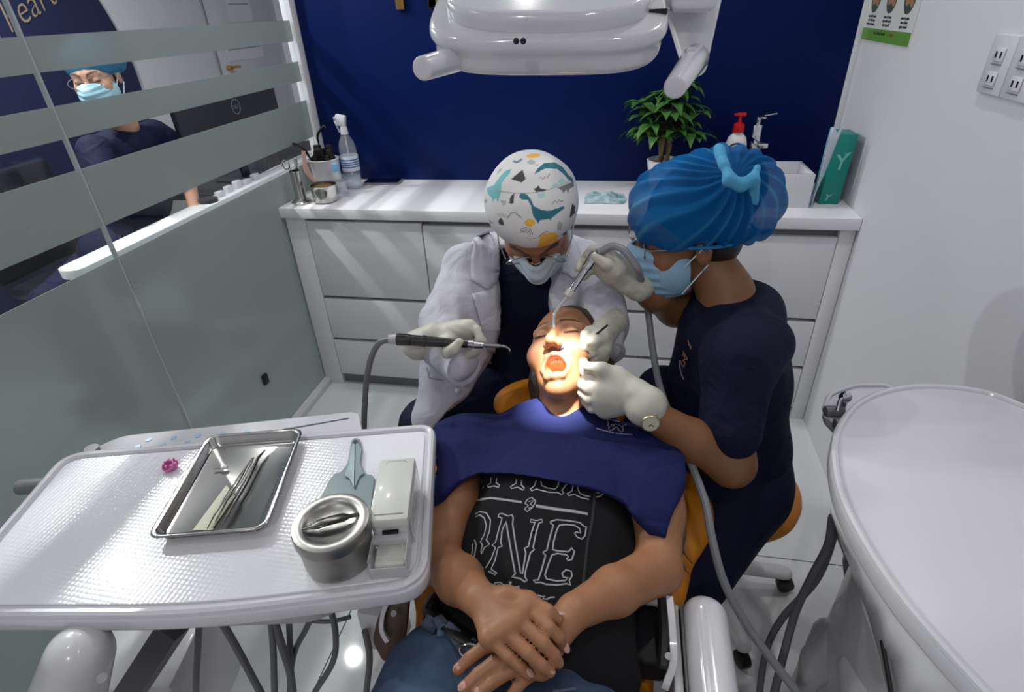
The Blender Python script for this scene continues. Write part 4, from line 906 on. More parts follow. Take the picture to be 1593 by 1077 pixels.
def hand(s, wrist, mcps, fingers, thumb, rw=.024, rf=.0082, rm=.0125, k=.008, pal=(0, 0, 1)):
    """palm from wrist to four knuckles, four finger chains, thumb chain leaving the side of the palm"""
    for i, m in enumerate(mcps): s.cone(wrist, m, rw*.66, rm, k=.007)
    for a, b_ in zip(mcps, mcps[1:]): s.cone(a, b_, rm, rm, k=.01)
    s.cone(wrist, (np.array(mcps[1])+np.array(mcps[2]))/2, rw*.72, rm*1.15, k=.01)
    for i, (m, f_) in enumerate(zip(mcps, fingers)):
        sc = (1., 1.02, 1., .88)[i]; P = [m]+list(f_); R_ = np.linspace(rf*1.15, rf*.9, len(P))*sc; s.chain(P, R_, k=.0022)
    R_ = np.linspace(rf*1.55, rf*.98, len(thumb)); s.chain(thumb, R_, k=.006)
    s.cone(wrist, thumb[0], rw*.62, rf*1.5, k=.01)
def shell(base, off, th, clips, res, name, m, parent, disp=None, gkw={}, sm=1, colf=None, kc=.003):
    """cloth layer lying off*above a body, cut by clip functions"""
    s = SDF(); U_ = [q for q in base.p if q[4] == 'u']; lo = np.min([q[1] for q in U_], 0)-.03; hi = np.max([q[2] for q in U_], 0)+.03
    lo = gkw.get('lo', lo); hi = gkw.get('hi', hi)
    D, l0 = base.grid(res, lo=lo, hi=hi); D = np.abs(D-off)-th/2
    n = D.shape; ax = [l0[i]+res*np.arange(n[i]) for i in range(3)]
    for f_ in clips: D = comb(D, f_(ax[0][:, None, None], ax[1][None, :, None], ax[2][None, None, :]), kc, 'i')
    V, F = nets(D, l0, res)
    if sm: V = relax(V, F, sm)
    if disp is not None: V = V+vnorm(V, F)*disp(V)[:, None]
    return fmk(name, V, F, m, parent, col=colf(V) if colf else None), V, F
def poly2(pts):
    pts = np.array(pts)
    def fn(X, Y, Z):
        x, y = np.broadcast_arrays(X[..., 0], Y[..., 0]); d = np.full(x.shape, 1e9); ins = np.zeros(x.shape, bool)
        for i in range(len(pts)):
            a, b_ = pts[i-1], pts[i]; e = b_-a; wx, wy = x-a[0], y-a[1]; t = np.clip((wx*e[0]+wy*e[1])/(e@e+1e-12), 0, 1)
            d = np.minimum(d, (wx-e[0]*t)**2+(wy-e[1]*t)**2); c = ((a[1] > y) != (b_[1] > y)) & (x < e[0]*(y-a[1])/(e[1] if e[1] else 1e-9)+a[0]); ins ^= c
        return (np.where(ins, -1, 1)*np.sqrt(d))[..., None]+0*Z
    return fn
def nail(name, p, dr, up, L, W, m, parent, **kw):
    dr = unit(dr); up = np.array(up, float); up = unit(up-dr*(up@dr)); sd = np.cross(dr, up)
    b = B(); b.ball((0, 0, 0), (L, W, .0018), 14); M = Matrix(((dr[0], sd[0], up[0], p[0]), (dr[1], sd[1], up[1], p[1]), (dr[2], sd[2], up[2], p[2]), (0, 0, 0, 1)))
    for v in b.bm.verts: v.co = M@v.co
    return b.build(name, m, parent, **kw)
NAVY = cloth('navy_scrubs', (14, 19, 46)); GLOVE = mat('latex_glove', (186, 184, 172), .5, bump=(70, .25, .0015), sss=.0); COAT = cloth('white_coat', (188, 188, 198), .75)
HAIRD = mat('dark_hair', (24, 18, 16), .5, bump=(220, .6, .002))
MASKB = mat('mask_blue', (140, 178, 205), .75, bump=(200, .15, .001)); MASKW = mat('mask_white', (205, 214, 220), .7)
def face_mask(h, parent, m, base, lo=-.118, hi=-.018, name='face_mask', side=.075):
    q = SDF(); h.ell(q, (0, .035, -.05), (.066, .062, .072)); h.ell(q, (0, .075, -.05), (.034, .042, .050), k=.03); h.ell(q, (0, .06, -.095), (.03, .035, .025), k=.03); h.cone(q, (0, .09, .0), (0, .115, -.03), .012, .016, k=.02)
    def clip(X, Y, Z):
        d = [X-h.o[0], Y-h.o[1], Z-h.o[2]]; l = [sum(h.Q[i][j]*d[j] for j in range(3))/h.sc for i in range(3)]
        up = hi+.020-.28*np.maximum(np.abs(l[0])-.012, 0); dn = lo+.25*np.abs(l[0])
        return np.maximum(np.maximum(l[2]-up, dn-l[2]), np.maximum(.012-l[1], np.abs(l[0])-side))
    o, V, F = shell(q, .002, .0075, [clip], .0026, name, m, parent, disp=lambda V: .0012*np.sin(h.loc(V)[:, 2]*330)*(np.abs(h.loc(V)[:, 0]) < .06))
    b = B()
    for x in (-1, 1):
        for u0, u1 in ((-.038, .014), (-.092, -.03)): b.tube([h.w(.066*x, .03, u0), h.w(.076*x, .008, (u0+u1)/2+.002), h.w(.082*x, -.014, u1)], .0017, n=6, smooth_n=5)
    b.build('ear_loops', MASKW, o); return o
def glasses(h, parent, m, lens=True, y=.004, f=.105):
    b = B()
    for x in (-1, 1):
        b.tube([h.w(x*(.034+.026*math.cos(a)), f-.010*(.5-.5*math.cos(a) if x > 0 else .5-.5*math.cos(a))*1.0-.006, y+.017*math.sin(a)) for a in np.linspace(0, 2*PI, 25)[:-1]], .0014, n=6, closed=True)
        b.tube([h.w(x*.060, f-.014, y+.006), h.w(x*.074, f-.05, y+.006), h.w(x*.079, -.005, y+.006), h.w(x*.080, -.02, y-.008)], .0015, n=6)
    b.tube([h.w(-.010, f-.004, y+.006), h.w(0, f+.001, y+.009), h.w(.010, f-.004, y+.006)], .0014, n=6)
    g = b.build('glasses_frame', m, parent)
    if lens:
        for x in (-1, 1):
            b = B(); b.bm.faces.new([b.bm.verts.new(h.w(x*(.034+.025*math.cos(a)), f-.010*(.5-.5*math.cos(a))-.006, y+.016*math.sin(a))) for a in np.linspace(0, 2*PI, 25)[:-1]])
            b.build('lens', mat('lens_clear', (235, 240, 245), .03, alpha=.12, coat=.4), g)
    return g
A = np.array
# ------------------------------------------------------------------ the patient
pat = thing('person', (1.23, -1.4, .6), 'person lying in the mustard chair, mouth open, hands folded, black shirt and jeans', 'person')
PH = Head((1.238, -.982, .868), (-.26, -.42, .86), (-.10, .88, .46), 1.0, 1.)
SK = (158, 110, 78)
s = SDF(); PH.build(s)
s.cone(PH.w(0, -.012, -.05), (1.24, -1.10, .775), .052, .058, k=.02)
s.ell((1.24, -1.16, .73), (.15, .09, .065), k=.05)                                   # shoulders and upper chest
s.ell((1.24, -1.27, .715), (.125, .13, .075), k=.04); s.ell((1.23, -1.5, .69), (.12, .15, .07), k=.04)
zr = lambda u, v, z: at(u, v, z=z)
shR, elR, wrR = A((1.055, -1.165, .745)), zr(684, 872, .725), zr(746, 933, .822)
s.chain([shR, (shR+elR)/2, elR], [.047, .043, .036], k=.02); s.chain([elR, elR*.45+wrR*.55, wrR], [.036, .034, .0235], k=.015)
shL, elL, wrL = A((1.425, -1.15, .745)), zr(1022, 886, .725), zr(893, 952, .800)
s.chain([shL, (shL+elL)/2, elL], [.048, .044, .037], k=.02); s.chain([elL, elL*.45+wrL*.55, wrL], [.037, .033, .0235], k=.015)
cr = lambda x, y: (690+x/6.083, 900+y/6.083)
H = lambda x, y, z: at(*cr(x, y), z=z)
zk = .838
hand(s, wrR, [H(790, 275, zk), H(690, 385, zk+.003), H(565, 480, zk), H(430, 560, zk-.004)],
     [[H(1000, 470, .838), H(1090, 560, .826), H(1120, 640, .806)], [H(950, 620, .834), H(1045, 730, .822), H(1085, 800, .810)],
      [H(800, 705, .832), H(930, 830, .822), H(1005, 885, .812)], [H(610, 745, .826), H(730, 845, .818), H(805, 915, .810)]],
     [H(600, 170, .838), H(800, 205, .840), H(980, 320, .838), H(1075, 385, .828)], rw=.026, rf=.0080, rm=.0112)
hand(s, wrL, [H(700, 640, .800), H(800, 740, .802), H(880, 800, .800), H(930, 850, .796)],
     [[H(400, 640, .806), H(250, 755, .800), H(140, 865, .792)], [H(480, 800, .806), H(330, 910, .800), H(190, 1040, .792)],
      [H(640, 865, .803), H(460, 985, .797), H(310, 1095, .789)], [H(790, 935, .800), H(700, 1030, .795), H(620, 1130, .787)]],
     [H(1150, 430, .806), H(1120, 520, .803), H(1050, 600, .80)], rw=.027, rf=.0084, rm=.012)
PATB = s
def pcol(V): 
    c = PH.color(V, SK, lip=(164, 96, 76), brow=(66, 46, 36)); n = waves(V, 6, 60, 3); return c+n[:, None]
patbody, V, F = sdfmk('body', s, .0025, skin('patient_skin'), pat, colf=pcol, sm=1, relaxa=.5)
NAIL = mat('nail_pink', (196, 150, 138), .25, coat=.6)
for (x0, y0, z0, x1, y1, z1, up) in ((1120, 640, .806, 1145, 690, .800, (.6, -.3, .7)), (1085, 800, .810, 1110, 830, .806, (0, 0, 1)), (1005, 885, .812, 1035, 905, .808, (0, 0, 1)), (805, 915, .810, 835, 935, .806, (0, 0, 1)), (1075, 385, .828, 1110, 380, .825, (.2, .5, .6)), (150, 855, .792, 120, 885, .789, (0, 0, 1)), (200, 1030, .792, 165, 1065, .789, (0, 0, 1)), (320, 1085, .789, 290, 1110, .786, (0, 0, 1))):
    p = H(x0, y0, z0); q = H(x1, y1, z1); nail('fingernail', p+(unit(up)*.0074)+.0035*unit(q-p), q-p, up, .0068, .0050, NAIL, patbody)
# teeth and tongue
b = B()
for j in range(-3, 4): b.ball(PH.w(.0052*j, .074-.0009*j*j, PH.yu-.0055), (.0027, .003, .0042), 8)
b.build('teeth', mat('tooth', (220, 212, 190), .25, coat=.5), patbody)
B().ball(PH.w(0, .062, PH.yl+.008), (.016, .018, .009), 14).build('tongue', mat('tongue', (214, 150, 108), .35), patbody)
# hair of the patient
HB = mat('brown_hair', (78, 54, 38), .5, bump=(260, .7, .002), var=(90, (40, 26, 18), .8))
q = SDF(); PH.ell(q, (0, -.028, .040), (.083, .094, .090))
for x in (-1, 1): PH.ell(q, (.066*x, -.035, -.02), (.022, .045, .06), k=.02); PH.cone(q, (.066*x, -.02, -.05), (.075*x, -.045, -.11), .022, .012, k=.02)
PH.ell(q, (0, .075, -.012), (.063, .06, .076), k=.006, op='s')
sdfmk('hair', q, .0045, HB, pat, disp=lambda V: waves(V, .003, 70, 5, (1, .3, .3)))
rr = random.Random(4); b = B()
for k in range(26):
    a0 = A((1.34+rr.uniform(-.03, .03), -1.04+rr.uniform(-.03, .03), .70)); q1 = at(1052+rr.uniform(-12, 10), 790+rr.uniform(-15, 15), z=.715+rr.uniform(-.01, .01)); q2 = at(1048+rr.uniform(-16, 14), 850+rr.uniform(-8, 26), z=.70+rr.uniform(-.02, .0)); q3 = q2+A((rr.uniform(-.02, .02), rr.uniform(-.03, .01), -.006))
    b.tube([a0, (a0+q1)/2+A((.02, 0, .02)), q1, q2, q3], [.003, .003, .0028, .0022, .001], n=5, smooth_n=4)
b.build('hair_locks', HB, pat)
# shirt: body inflated, front tank top shape
s = SDF(); s.ell((1.24, -1.17, .725), (.155, .10, .085), k=.05); s.ell((1.175, -1.22, .76), (.065, .065, .055), k=.05); s.ell((1.305, -1.22, .76), (.065, .065, .055), k=.05)
s.ell((1.243, -1.33, .715), (.150, .13, .095), k=.05); s.ell((1.237, -1.45, .70), (.150, .12, .086), k=.05); s.ell((1.25, -1.53, .69), (.145, .07, .078), k=.05)
shirt, SV, SF_ = sdfmk('shirt', s, .0045, mat('black_shirt', (22, 22, 25), .85, bump=(200, .2, .001), spec=.2), pat, disp=lambda V: waves(V, .0022, 26, 9, (1.6, .5, 1)))
ST = bvh(SV, SF_)
c2 = lambda L: [(720+x/4.896, 730+y/4.896) for x, y in L]
LET = [
 [(65, 265), (110, 240), (215, 225), (330, 240), (450, 258)], [(70, 258), (110, 233), (215, 219), (330, 234), (450, 252)], [(555, 275), (700, 300), (850, 318), (950, 338)], [(555, 282), (700, 307), (850, 325), (950, 344)], [(555, 289), (700, 312), (850, 331), (950, 348)],
 [(490, 235), (525, 218), (555, 245), (545, 270), (525, 300), (490, 325), (470, 305), (500, 280), (475, 265), (490, 235)], [(500, 250), (540, 240), (515, 270), (540, 290), (500, 300)],
 # N
 [(275, 345), (300, 340), (345, 360), (375, 350), (385, 375), (380, 420), (400, 560), (440, 790), (455, 800), (480, 640), (470, 605), (500, 590), (525, 480), (550, 410), (515, 405), (515, 385), (560, 395), (600, 385), (608, 405), (580, 415), (560, 480), (535, 600), (545, 615), (515, 640), (475, 790), (475, 825), (490, 850), (475, 862), (435, 835), (400, 830), (375, 825), (400, 800), (365, 610), (330, 400), (300, 470), (290, 560), (300, 590), (270, 600), (245, 700), (215, 765), (260, 795), (250, 808), (195, 780)],
 [(275, 345), (270, 365), (300, 375), (270, 480), (250, 560), (225, 580), (250, 600), (215, 690), (175, 755)],
 # E
 [(670, 400), (715, 388), (800, 395), (890, 410), (925, 440), (940, 440), (935, 475), (930, 510), (905, 535), (870, 520), (850, 490), (865, 480), (895, 490), (890, 455), (850, 430), (780, 425), (735, 430), (715, 470), (690, 560), (685, 615), (720, 625), (800, 632), (820, 615), (825, 600), (850, 630), (830, 690), (800, 700), (790, 685), (805, 670), (790, 655), (720, 645), (680, 655), (650, 730), (625, 810), (640, 840), (720, 855), (780, 850), (800, 830), (765, 825), (755, 795), (785, 770), (825, 780), (832, 815), (810, 850), (820, 885), (790, 875), (720, 885), (630, 880), (590, 865), (555, 868), (535, 850), (575, 845), (600, 770), (630, 660), (610, 635), (640, 620), (660, 530), (690, 430), (670, 415), (670, 400)],
 # O seen at the side
 [(95, 345), (130, 325), (180, 335), (212, 390), (205, 470), (180, 540), (205, 575), (165, 600), (150, 635)], [(100, 365), (130, 350), (165, 375), (180, 430), (165, 500), (135, 555), (150, 580), (140, 620), (145, 650)], [(90, 540), (105, 580), (90, 660), (85, 700)], [(75, 570), (75, 620), (65, 665)], [(140, 745), (150, 750), (155, 765)],
 # upper word feet
 [(100, 80), (105, 120), (85, 150), (95, 160), (125, 145), (155, 150), (160, 130), (140, 115), (148, 75)], [(215, 65), (215, 105), (185, 130), (195, 140), (240, 130), (275, 142), (282, 125), (255, 105), (258, 70)], [(410, 80), (405, 110), (365, 135), (370, 150), (420, 140), (460, 163), (470, 148), (445, 120), (450, 85)],
 [(560, 90), (545, 130), (515, 155), (525, 168), (560, 155), (660, 180), (720, 180), (750, 195), (770, 185), (755, 165), (795, 110)], [(595, 95), (600, 125), (640, 145), (700, 155), (725, 135), (730, 100)], [(845, 105), (830, 170), (795, 190), (805, 205), (850, 195), (900, 220), (960, 232)], [(880, 105), (875, 150), (890, 185), (930, 205), (970, 210)], [(1015, 180), (1030, 185), (1070, 155)], [(1015, 215), (1040, 210), (1080, 180)],
 # small script below
 [(235, 895), (245, 870), (285, 865), (310, 885), (305, 905), (275, 900), (285, 880), (265, 885), (262, 905)], [(340, 900), (360, 880), (355, 860), (370, 860), (360, 890), (385, 905)], [(395, 920), (400, 900), (430, 895), (425, 910), (440, 925)], [(555, 975), (575, 962), (600, 975), (625, 970), (610, 990), (640, 995), (665, 980), (700, 978)]]
strokes('shirt_print', ST, [c2(L) for L in LET], .0012, mat('print_grey', (150, 152, 156), .7), shirt)
strokes('shirt_seam', ST, [c2([(1005, 150), (1000, 250), (985, 400), (950, 560), (925, 800), (915, 900)])], .0022, mat('seam_grey', (36, 36, 40), .8), shirt)
# jeans and belt
JN = mat('denim', (62, 84, 112), .8, bump=(500, .3, .001), var=(14, (36, 50, 74), .9))
s = SDF(); s.ell((1.222, -1.61, .665), (.18, .12, .098), k=.05); s.ell((1.13, -1.555, .68), (.085, .075, .085), k=.04)
for x, kx in ((-1, 1.115), (1, 1.335)): s.cone((1.222+.085*x, -1.66, .685), (kx, -2.05, .70), .098, .078, k=.06); s.cone((kx, -2.05, .70), (kx, -2.35, .55), .07, .055, k=.04)
jeans, JV, JF = sdfmk('jeans', s, .006, JN, pat, disp=lambda V: waves(V, .009, 26, 12, (1.4, .8, 1)))
JT = bvh(JV, JF)
strokes('pocket_seam', JT, [[(905, 1030), (915, 1052), (945, 1068), (985, 1075)], [(895, 1072), (860, 1077)], [(978, 1010), (984, 1045), (990, 1077)]], .0022, mat('seam_denim', (84, 96, 112), .8), jeans)
b = B(); b.tube([zr(686, 925, .70), zr(673, 950, .735), zr(700, 975, .765), zr(745, 1000, .775), zr(800, 1010, .778)], .016, n=8, smooth_n=5, flat=(0, 0, 1)); b.build('belt', mat('belt_black', (12, 12, 14), .4), pat)
b = B(); b.tube([zr(686, 918, .735), zr(668, 945, .735), zr(664, 965, .73)], .006, n=8, smooth_n=4); b.build('bag_strap', mat('belt_black'), pat)
b = B(); c = zr(730, 1013, .79); b.tube([c+A((.012*math.cos(a), .009*math.sin(a), 0)) for a in np.linspace(0, 2*PI, 16)[:-1]], .002, n=6, closed=True); b.build('buckle', CHROME, pat)
b = B(); r = random.Random(8)
for i in range(7): b.box(-A((.012, .009, .003)), A((.012, .009, .003)), .002, rot=Matrix.Rotation(r.uniform(-.8, .8), 3, 'Z')@Matrix.Rotation(r.uniform(-.5, .5), 3, 'X'), c=zr(672+11*i+r.uniform(-3, 3), 968+6.5*i+r.uniform(-8, 8), .765+.002*i))
b.build('frayed_waist', mat('denim_light', (84, 98, 116), .85, var=(60, (40, 52, 70), 1.)), jeans)
strokes('waist_charm', ST, [[(842, 1068), (852, 1064), (856, 1054), (848, 1052), (845, 1062), (858, 1072), (872, 1064), (868, 1076)], [(858, 1060), (866, 1066), (876, 1060), (878, 1070)]], .0018, mat('silver_print', (150, 152, 160), .5, metal=.3), shirt, lift=.006)
# navy bib over the chest
s = SDF(); s.ell((1.24, -1.20, .735), (.20, .125, .085), k=.05); s.ell((1.045, -1.17, .725), (.10, .10, .055), k=.08); s.ell((1.44, -1.17, .725), (.10, .10, .055), k=.08)
s.ell((1.24, -1.31, .735), (.16, .10, .085), k=.05); s.ell((1.24, -1.09, .77), (.09, .05, .05), k=.05); s.ell((.995, -1.2, .70), (.06, .09, .04), k=.06); s.ell((1.475, -1.22, .69), (.07, .12, .04), k=.06); s.ell((1.44, -1.31, .70), (.07, .06, .04), k=.05); s.chain([shL, shL*.42+elL*.58], [.058, .056], k=.05); s.chain([shR, shR*.5+elR*.5], [.054, .050], k=.05)
tV, tF = s.mesh(.008); T0 = bvh(tV, tF)
BP = [(676, 700), (679, 655), (700, 650), (745, 641), (790, 636), (820, 622), (845, 624), (868, 634), (890, 622), (912, 622), (950, 640), (1000, 660), (1040, 686), (1068, 716), (1062, 760), (1050, 800), (1036, 842), (1012, 832), (988, 812), (968, 786), (935, 770), (880, 758), (830, 748), (780, 742), (745, 742), (715, 757), (694, 776), (676, 792)]
bp = []
for u, v in BP:
    h = onto(T0, u, v, 0.)
    p = A(h[0]) if h else at(u, v, z=.70); bp.append(p[:2])
def bfold(V):
    y = V[:, 1]+.12*V[:, 0]; return waves(V, .006, 14, 21, (1, .8, 1))+.004*np.sin(y*46+waves(V, 2.2, 7, 22))-.006*np.exp(-((V[:, 1]+1.165+.25*(V[:, 0]-1.24)**2)/.006)**2)*(np.abs(V[:, 0]-1.24) < .2)
bib, BV, BF = shell(s, .002, .013, [poly2(bp), lambda X, Y, Z: .685-Z+0*X+0*Y], .0042, 'chest_bib', cloth('navy_bib', (24, 31, 78), .85), pat, disp=bfold, sm=2)
BT = bvh(BV, BF); c3 = lambda L: [(860+x/7.965, 620+y/7.965) for x, y in L]
strokes('bib_logo', BT, [c3(L) for L in ([(640, 262), (665, 265), (690, 300), (680, 340), (700, 350), (690, 380)], [(655, 258), (720, 268), (830, 292)], [(720, 330), (745, 318), (760, 335), (740, 348), (722, 340)], [(765, 320), (800, 325), (830, 340), (850, 350), (915, 325)], [(700, 400), (735, 395), (770, 365), (790, 360)], [(800, 360), (820, 400), (850, 420), (870, 400), (865, 360), (850, 350)])], .0011, mat('logo_silver', (178, 160, 168), .6), bib)
strokes('bib_words', BT, [c3([(535, 372), (600, 392), (680, 412), (755, 430)]), c3([(780, 435), (850, 442), (920, 448), (990, 455)])], .0016, mat('logo_white', (150, 140, 165), .6), bib)
# ------------------------------------------------------------------ the dentist
den = thing('person', (1.13, -.62, 0), 'seated person in white coat and dinosaur print cap leaning over the patient', 'person')
DH = Head((1.147, -.80, 1.108), (.10, -.60, -.79), (.03, -.79, .60), 1.06)
D = lambda u, v, d: at(u, v, d=d)
s = SDF(); DH.build(s); NB = A((1.125, -.70, .985))
s.cone(DH.w(0, -.012, -.05), NB, .052, .056, k=.02); s.ell((1.13, -.70, .86), (.135, .085, .12), k=.04); s.ell((1.13, -.63, .66), (.12, .09, .15), k=.04)
cw1, cw2 = D(682, 530, 1.17), D(934, 524, 1.15)
s.chain([(1.02, -.69, .93), D(692, 515, 1.25), cw1], [.032, .028, .024], k=.01); s.chain([(1.24, -.68, .92), D(936, 480, 1.245), cw2], [.032, .028, .024], k=.01)
sdfmk('body', s, .0035, skin('dentist_skin'), den, colf=lambda V: DH.color(V, (158, 112, 84)))
# dark hair edge under the cap
q = SDF(); DH.ell(q, (0, -.02, .035), (.079, .094, .086)); DH.ell(q, (0, .085, -.02), (.062, .05, .072), k=.006, op='s'); sdfmk('hair', q, .005, HAIRD, den)
# scrub top and trousers
s = SDF(); s.ell((1.13, -.715, .865), (.145, .10, .135), k=.04); s.ell((1.125, -.66, .68), (.145, .115, .16), k=.05); s.ell((1.125, -.64, .57), (.165, .15, .10), k=.05)
s.cone(NB+A((0, -.075, .05)), at(808, 470, d=1.25), .062, .012, k=.006, op='s')
sdfmk('scrub_top', s, .005, NAVY, den, disp=lambda V: waves(V, .004, 18, 31, (1, 1, .5)))
s = SDF()
for x, kn in ((-1, (.90, -.93, .60)), (1, (1.34, -.88, .56))): s.chain([(1.13+.08*x, -.64, .57), kn], [.10, .082], k=.04); s.chain([kn, (kn[0], kn[1]+.12, .12)], [.075, .05], k=.03); s.cone((kn[0], kn[1]+.12, .06), (kn[0], kn[1]-.02, .05), .045, .035, k=.02)
sdfmk('trousers', s, .007, NAVY, den, disp=lambda V: waves(V, .004, 20, 32))
# white coat: open front
s = SDF(); s.ell((1.13, -.68, .885), (.175, .115, .125), k=.04); s.ell((1.13, -.65, .70), (.185, .145, .19), k=.06); s.cone((1.01, -.69, .60), (.985, -.80, .50), .075, .06, k=.05)
s.cone((1.02, -.68, .965), (1.24, -.68, .955), .055, .055, k=.04); s.ell((1.125, -.655, 1.0), (.085, .06, .035), k=.03)
shl, shr = A((1.0, -.725, .945)), A((1.265, -.715, .93)); eL, eR = D(692, 500, 1.245), D(936, 474, 1.24)
s.chain([shl, eL], [.058, .050], k=.03); s.chain([eL, D(694, 540, 1.20), D(714, 562, 1.17)], [.051, .048, .040], k=.03)
s.chain([shr, eR], [.054, .049], k=.03); s.chain([eR, D(940, 512, 1.20), D(938, 535, 1.17)], [.049, .045, .040], k=.025)
s.chain([D(725, 415, 1.30), D(728, 490, 1.29), D(712, 570, 1.28), D(678, 650, 1.27)], [.055, .060, .060, .055], k=.04, flat=RC[2], f=.5); s.chain([D(885, 420, 1.32), D(890, 480, 1.31), D(900, 560, 1.32)], [.04, .045, .05], k=.03, flat=RC[2], f=.5)
E1 = [(772, 375), (776, 450), (776, 505), (760, 560), (735, 605), (680, 655), (640, 720), (900, 720), (905, 600), (868, 520), (852, 470), (850, 400), (850, 375)]
def vcut(pts, d0, d1):
    """prism through the picture of an opening, between two distances: the open front of a coat"""
    P0 = np.array([at(u, v, d=d0) for u, v in pts]); c = P0.mean(0); nf = unit(c-CAM); ax_ = np.cross(nf, [0, 0, 1]); ax_ = unit(ax_); ay = np.cross(ax_, nf)
    q2 = np.c_[(P0-c)@ax_, (P0-c)@ay]; pf = poly2(q2)
    def fn(X, Y, Z):
        X, Y, Z = np.broadcast_arrays(X, Y, Z); a = (X-c[0])*ax_[0]+(Y-c[1])*ax_[1]+(Z-c[2])*ax_[2]; b_ = (X-c[0])*ay[0]+(Y-c[1])*ay[1]+(Z-c[2])*ay[2]; w_ = (X-c[0])*nf[0]+(Y-c[1])*nf[1]+(Z-c[2])*nf[2]
        d2 = np.full(a.shape, 1e9); ins = np.zeros(a.shape, bool)
        for i in range(len(q2)):
            p, r_ = q2[i-1], q2[i]; e = r_-p; wx, wy = a-p[0], b_-p[1]; t = np.clip((wx*e[0]+wy*e[1])/(e@e+1e-12), 0, 1)
            d2 = np.minimum(d2, (wx-e[0]*t)**2+(wy-e[1]*t)**2); cc = ((p[1] > b_) != (r_[1] > b_)) & (a < e[0]*(b_-p[1])/(e[1] if e[1] else 1e-9)+p[0]); ins ^= cc
        return np.maximum(np.where(ins, -1, 1)*np.sqrt(d2), np.abs(w_)-(d1-d0))
    lo = P0.min(0)-(d1-d0)*1.2; hi = P0.max(0)+(d1-d0)*1.2; return fn, lo, hi
f_, lo_, hi_ = vcut(E1, 1.27, 1.52); s.custom(f_, lo_, hi_, .004, 's')
s.cone(NB+A((0, -.06, .05)), NB+A((0, .0, -.02)), .06, .05, k=.01, op='s')
dco, CV, CF = sdfmk('coat', s, .0048, COAT, den, disp=lambda V: waves(V, .009, 28, 33, (1, 1, .55))+sum(.0035*np.sin(np.linalg.norm(V-e_, axis=1)*150+V[:, 2]*30)*np.exp(-(np.linalg.norm(V-e_-A((0, 0, .015)), axis=1)/.075)**2) for e_ in (eL, eR)))
CT = bvh(CV, CF)
def flap(name, T, poly, m, parent, lift=.004, th=.0025):
    P = []
    for i in range(len(poly)):
        a, c = A(poly[i], float), A(poly[(i+1) % len(poly)], float); n_ = max(1, int(np.linalg.norm(c-a)/8)); P += [a+(c-a)*k/n_ for k in range(n_)]
    x0, y0 = np.min(P, 0); x1, y1 = np.max(P, 0); grid = [A((x, y)) for x in np.arange(x0, x1, 8) for y in np.arange(y0, y1, 8)]; g_ = A(grid); ins = inpoly(g_, [tuple(q) for q in P])
    dm = np.array([min(np.linalg.norm(q-p) for p in P) for q in g_]); Q_ = P+[q for q, i_, d_ in zip(grid, ins, dm) if i_ and d_ > 4]
    from mathutils.geometry import delaunay_2d_cdt
    r_ = delaunay_2d_cdt([Vector(q) for q in Q_], [(i, (i+1) % len(P)) for i in range(len(P))], [], 1, 1e-4)
    V3 = []; last = None
    for q in r_[0]:
        h = onto(T, q[0], q[1], lift)
        d_ = np.linalg.norm(A(h[0])-CAM) if h else None
        if h is not None: last = h[0]
        elif last is None: last = Vector(at(q[0], q[1], d=1.27))
        V3.append(tuple(h[0]) if h is not None else tuple(last))
    o = mk(name, V3, [list(f) for f in r_[2]], m, parent, smooth=True); md = o.modifiers.new('thickness', 'SOLIDIFY'); md.thickness = th; return o
flap('lapel', CT, [(733, 459), (757, 452), (771, 440), (777, 500), (766, 548), (757, 545), (745, 500)], COAT, dco)
flap('collar', CT, [(740, 368), (732, 400), (731, 437), (757, 452), (771, 440), (774, 400), (762, 364)], COAT, dco, lift=.006)
flap('lapel', CT, [(858, 420), (884, 428), (900, 440), (905, 405), (893, 374), (870, 384)], COAT, dco)
mat('coat_edge', (150, 150, 160), .8)
b = B(); h = onto(CT, 712, 608, .001)
if h: b.ball(h[0], (.007, .007, .007), 12); b.build('button', WP, dco)
h = onto(CT, 665, 600, .001)
strokes('pocket_edge', CT, [[(664, 572), (668, 588), (690, 592)]], .002, mat('coat_edge'), dco)
# sleeve cuffs as rings
for P, r_ in (((D(706, 562, 1.18), D(722, 572, 1.15)), .040), ((D(940, 530, 1.19), D(946, 552, 1.165)), .037)):
    b = B(); b.cyl(P[0], P[1], r_*.94, r_, n=28); b.build('cuff', COAT, dco)
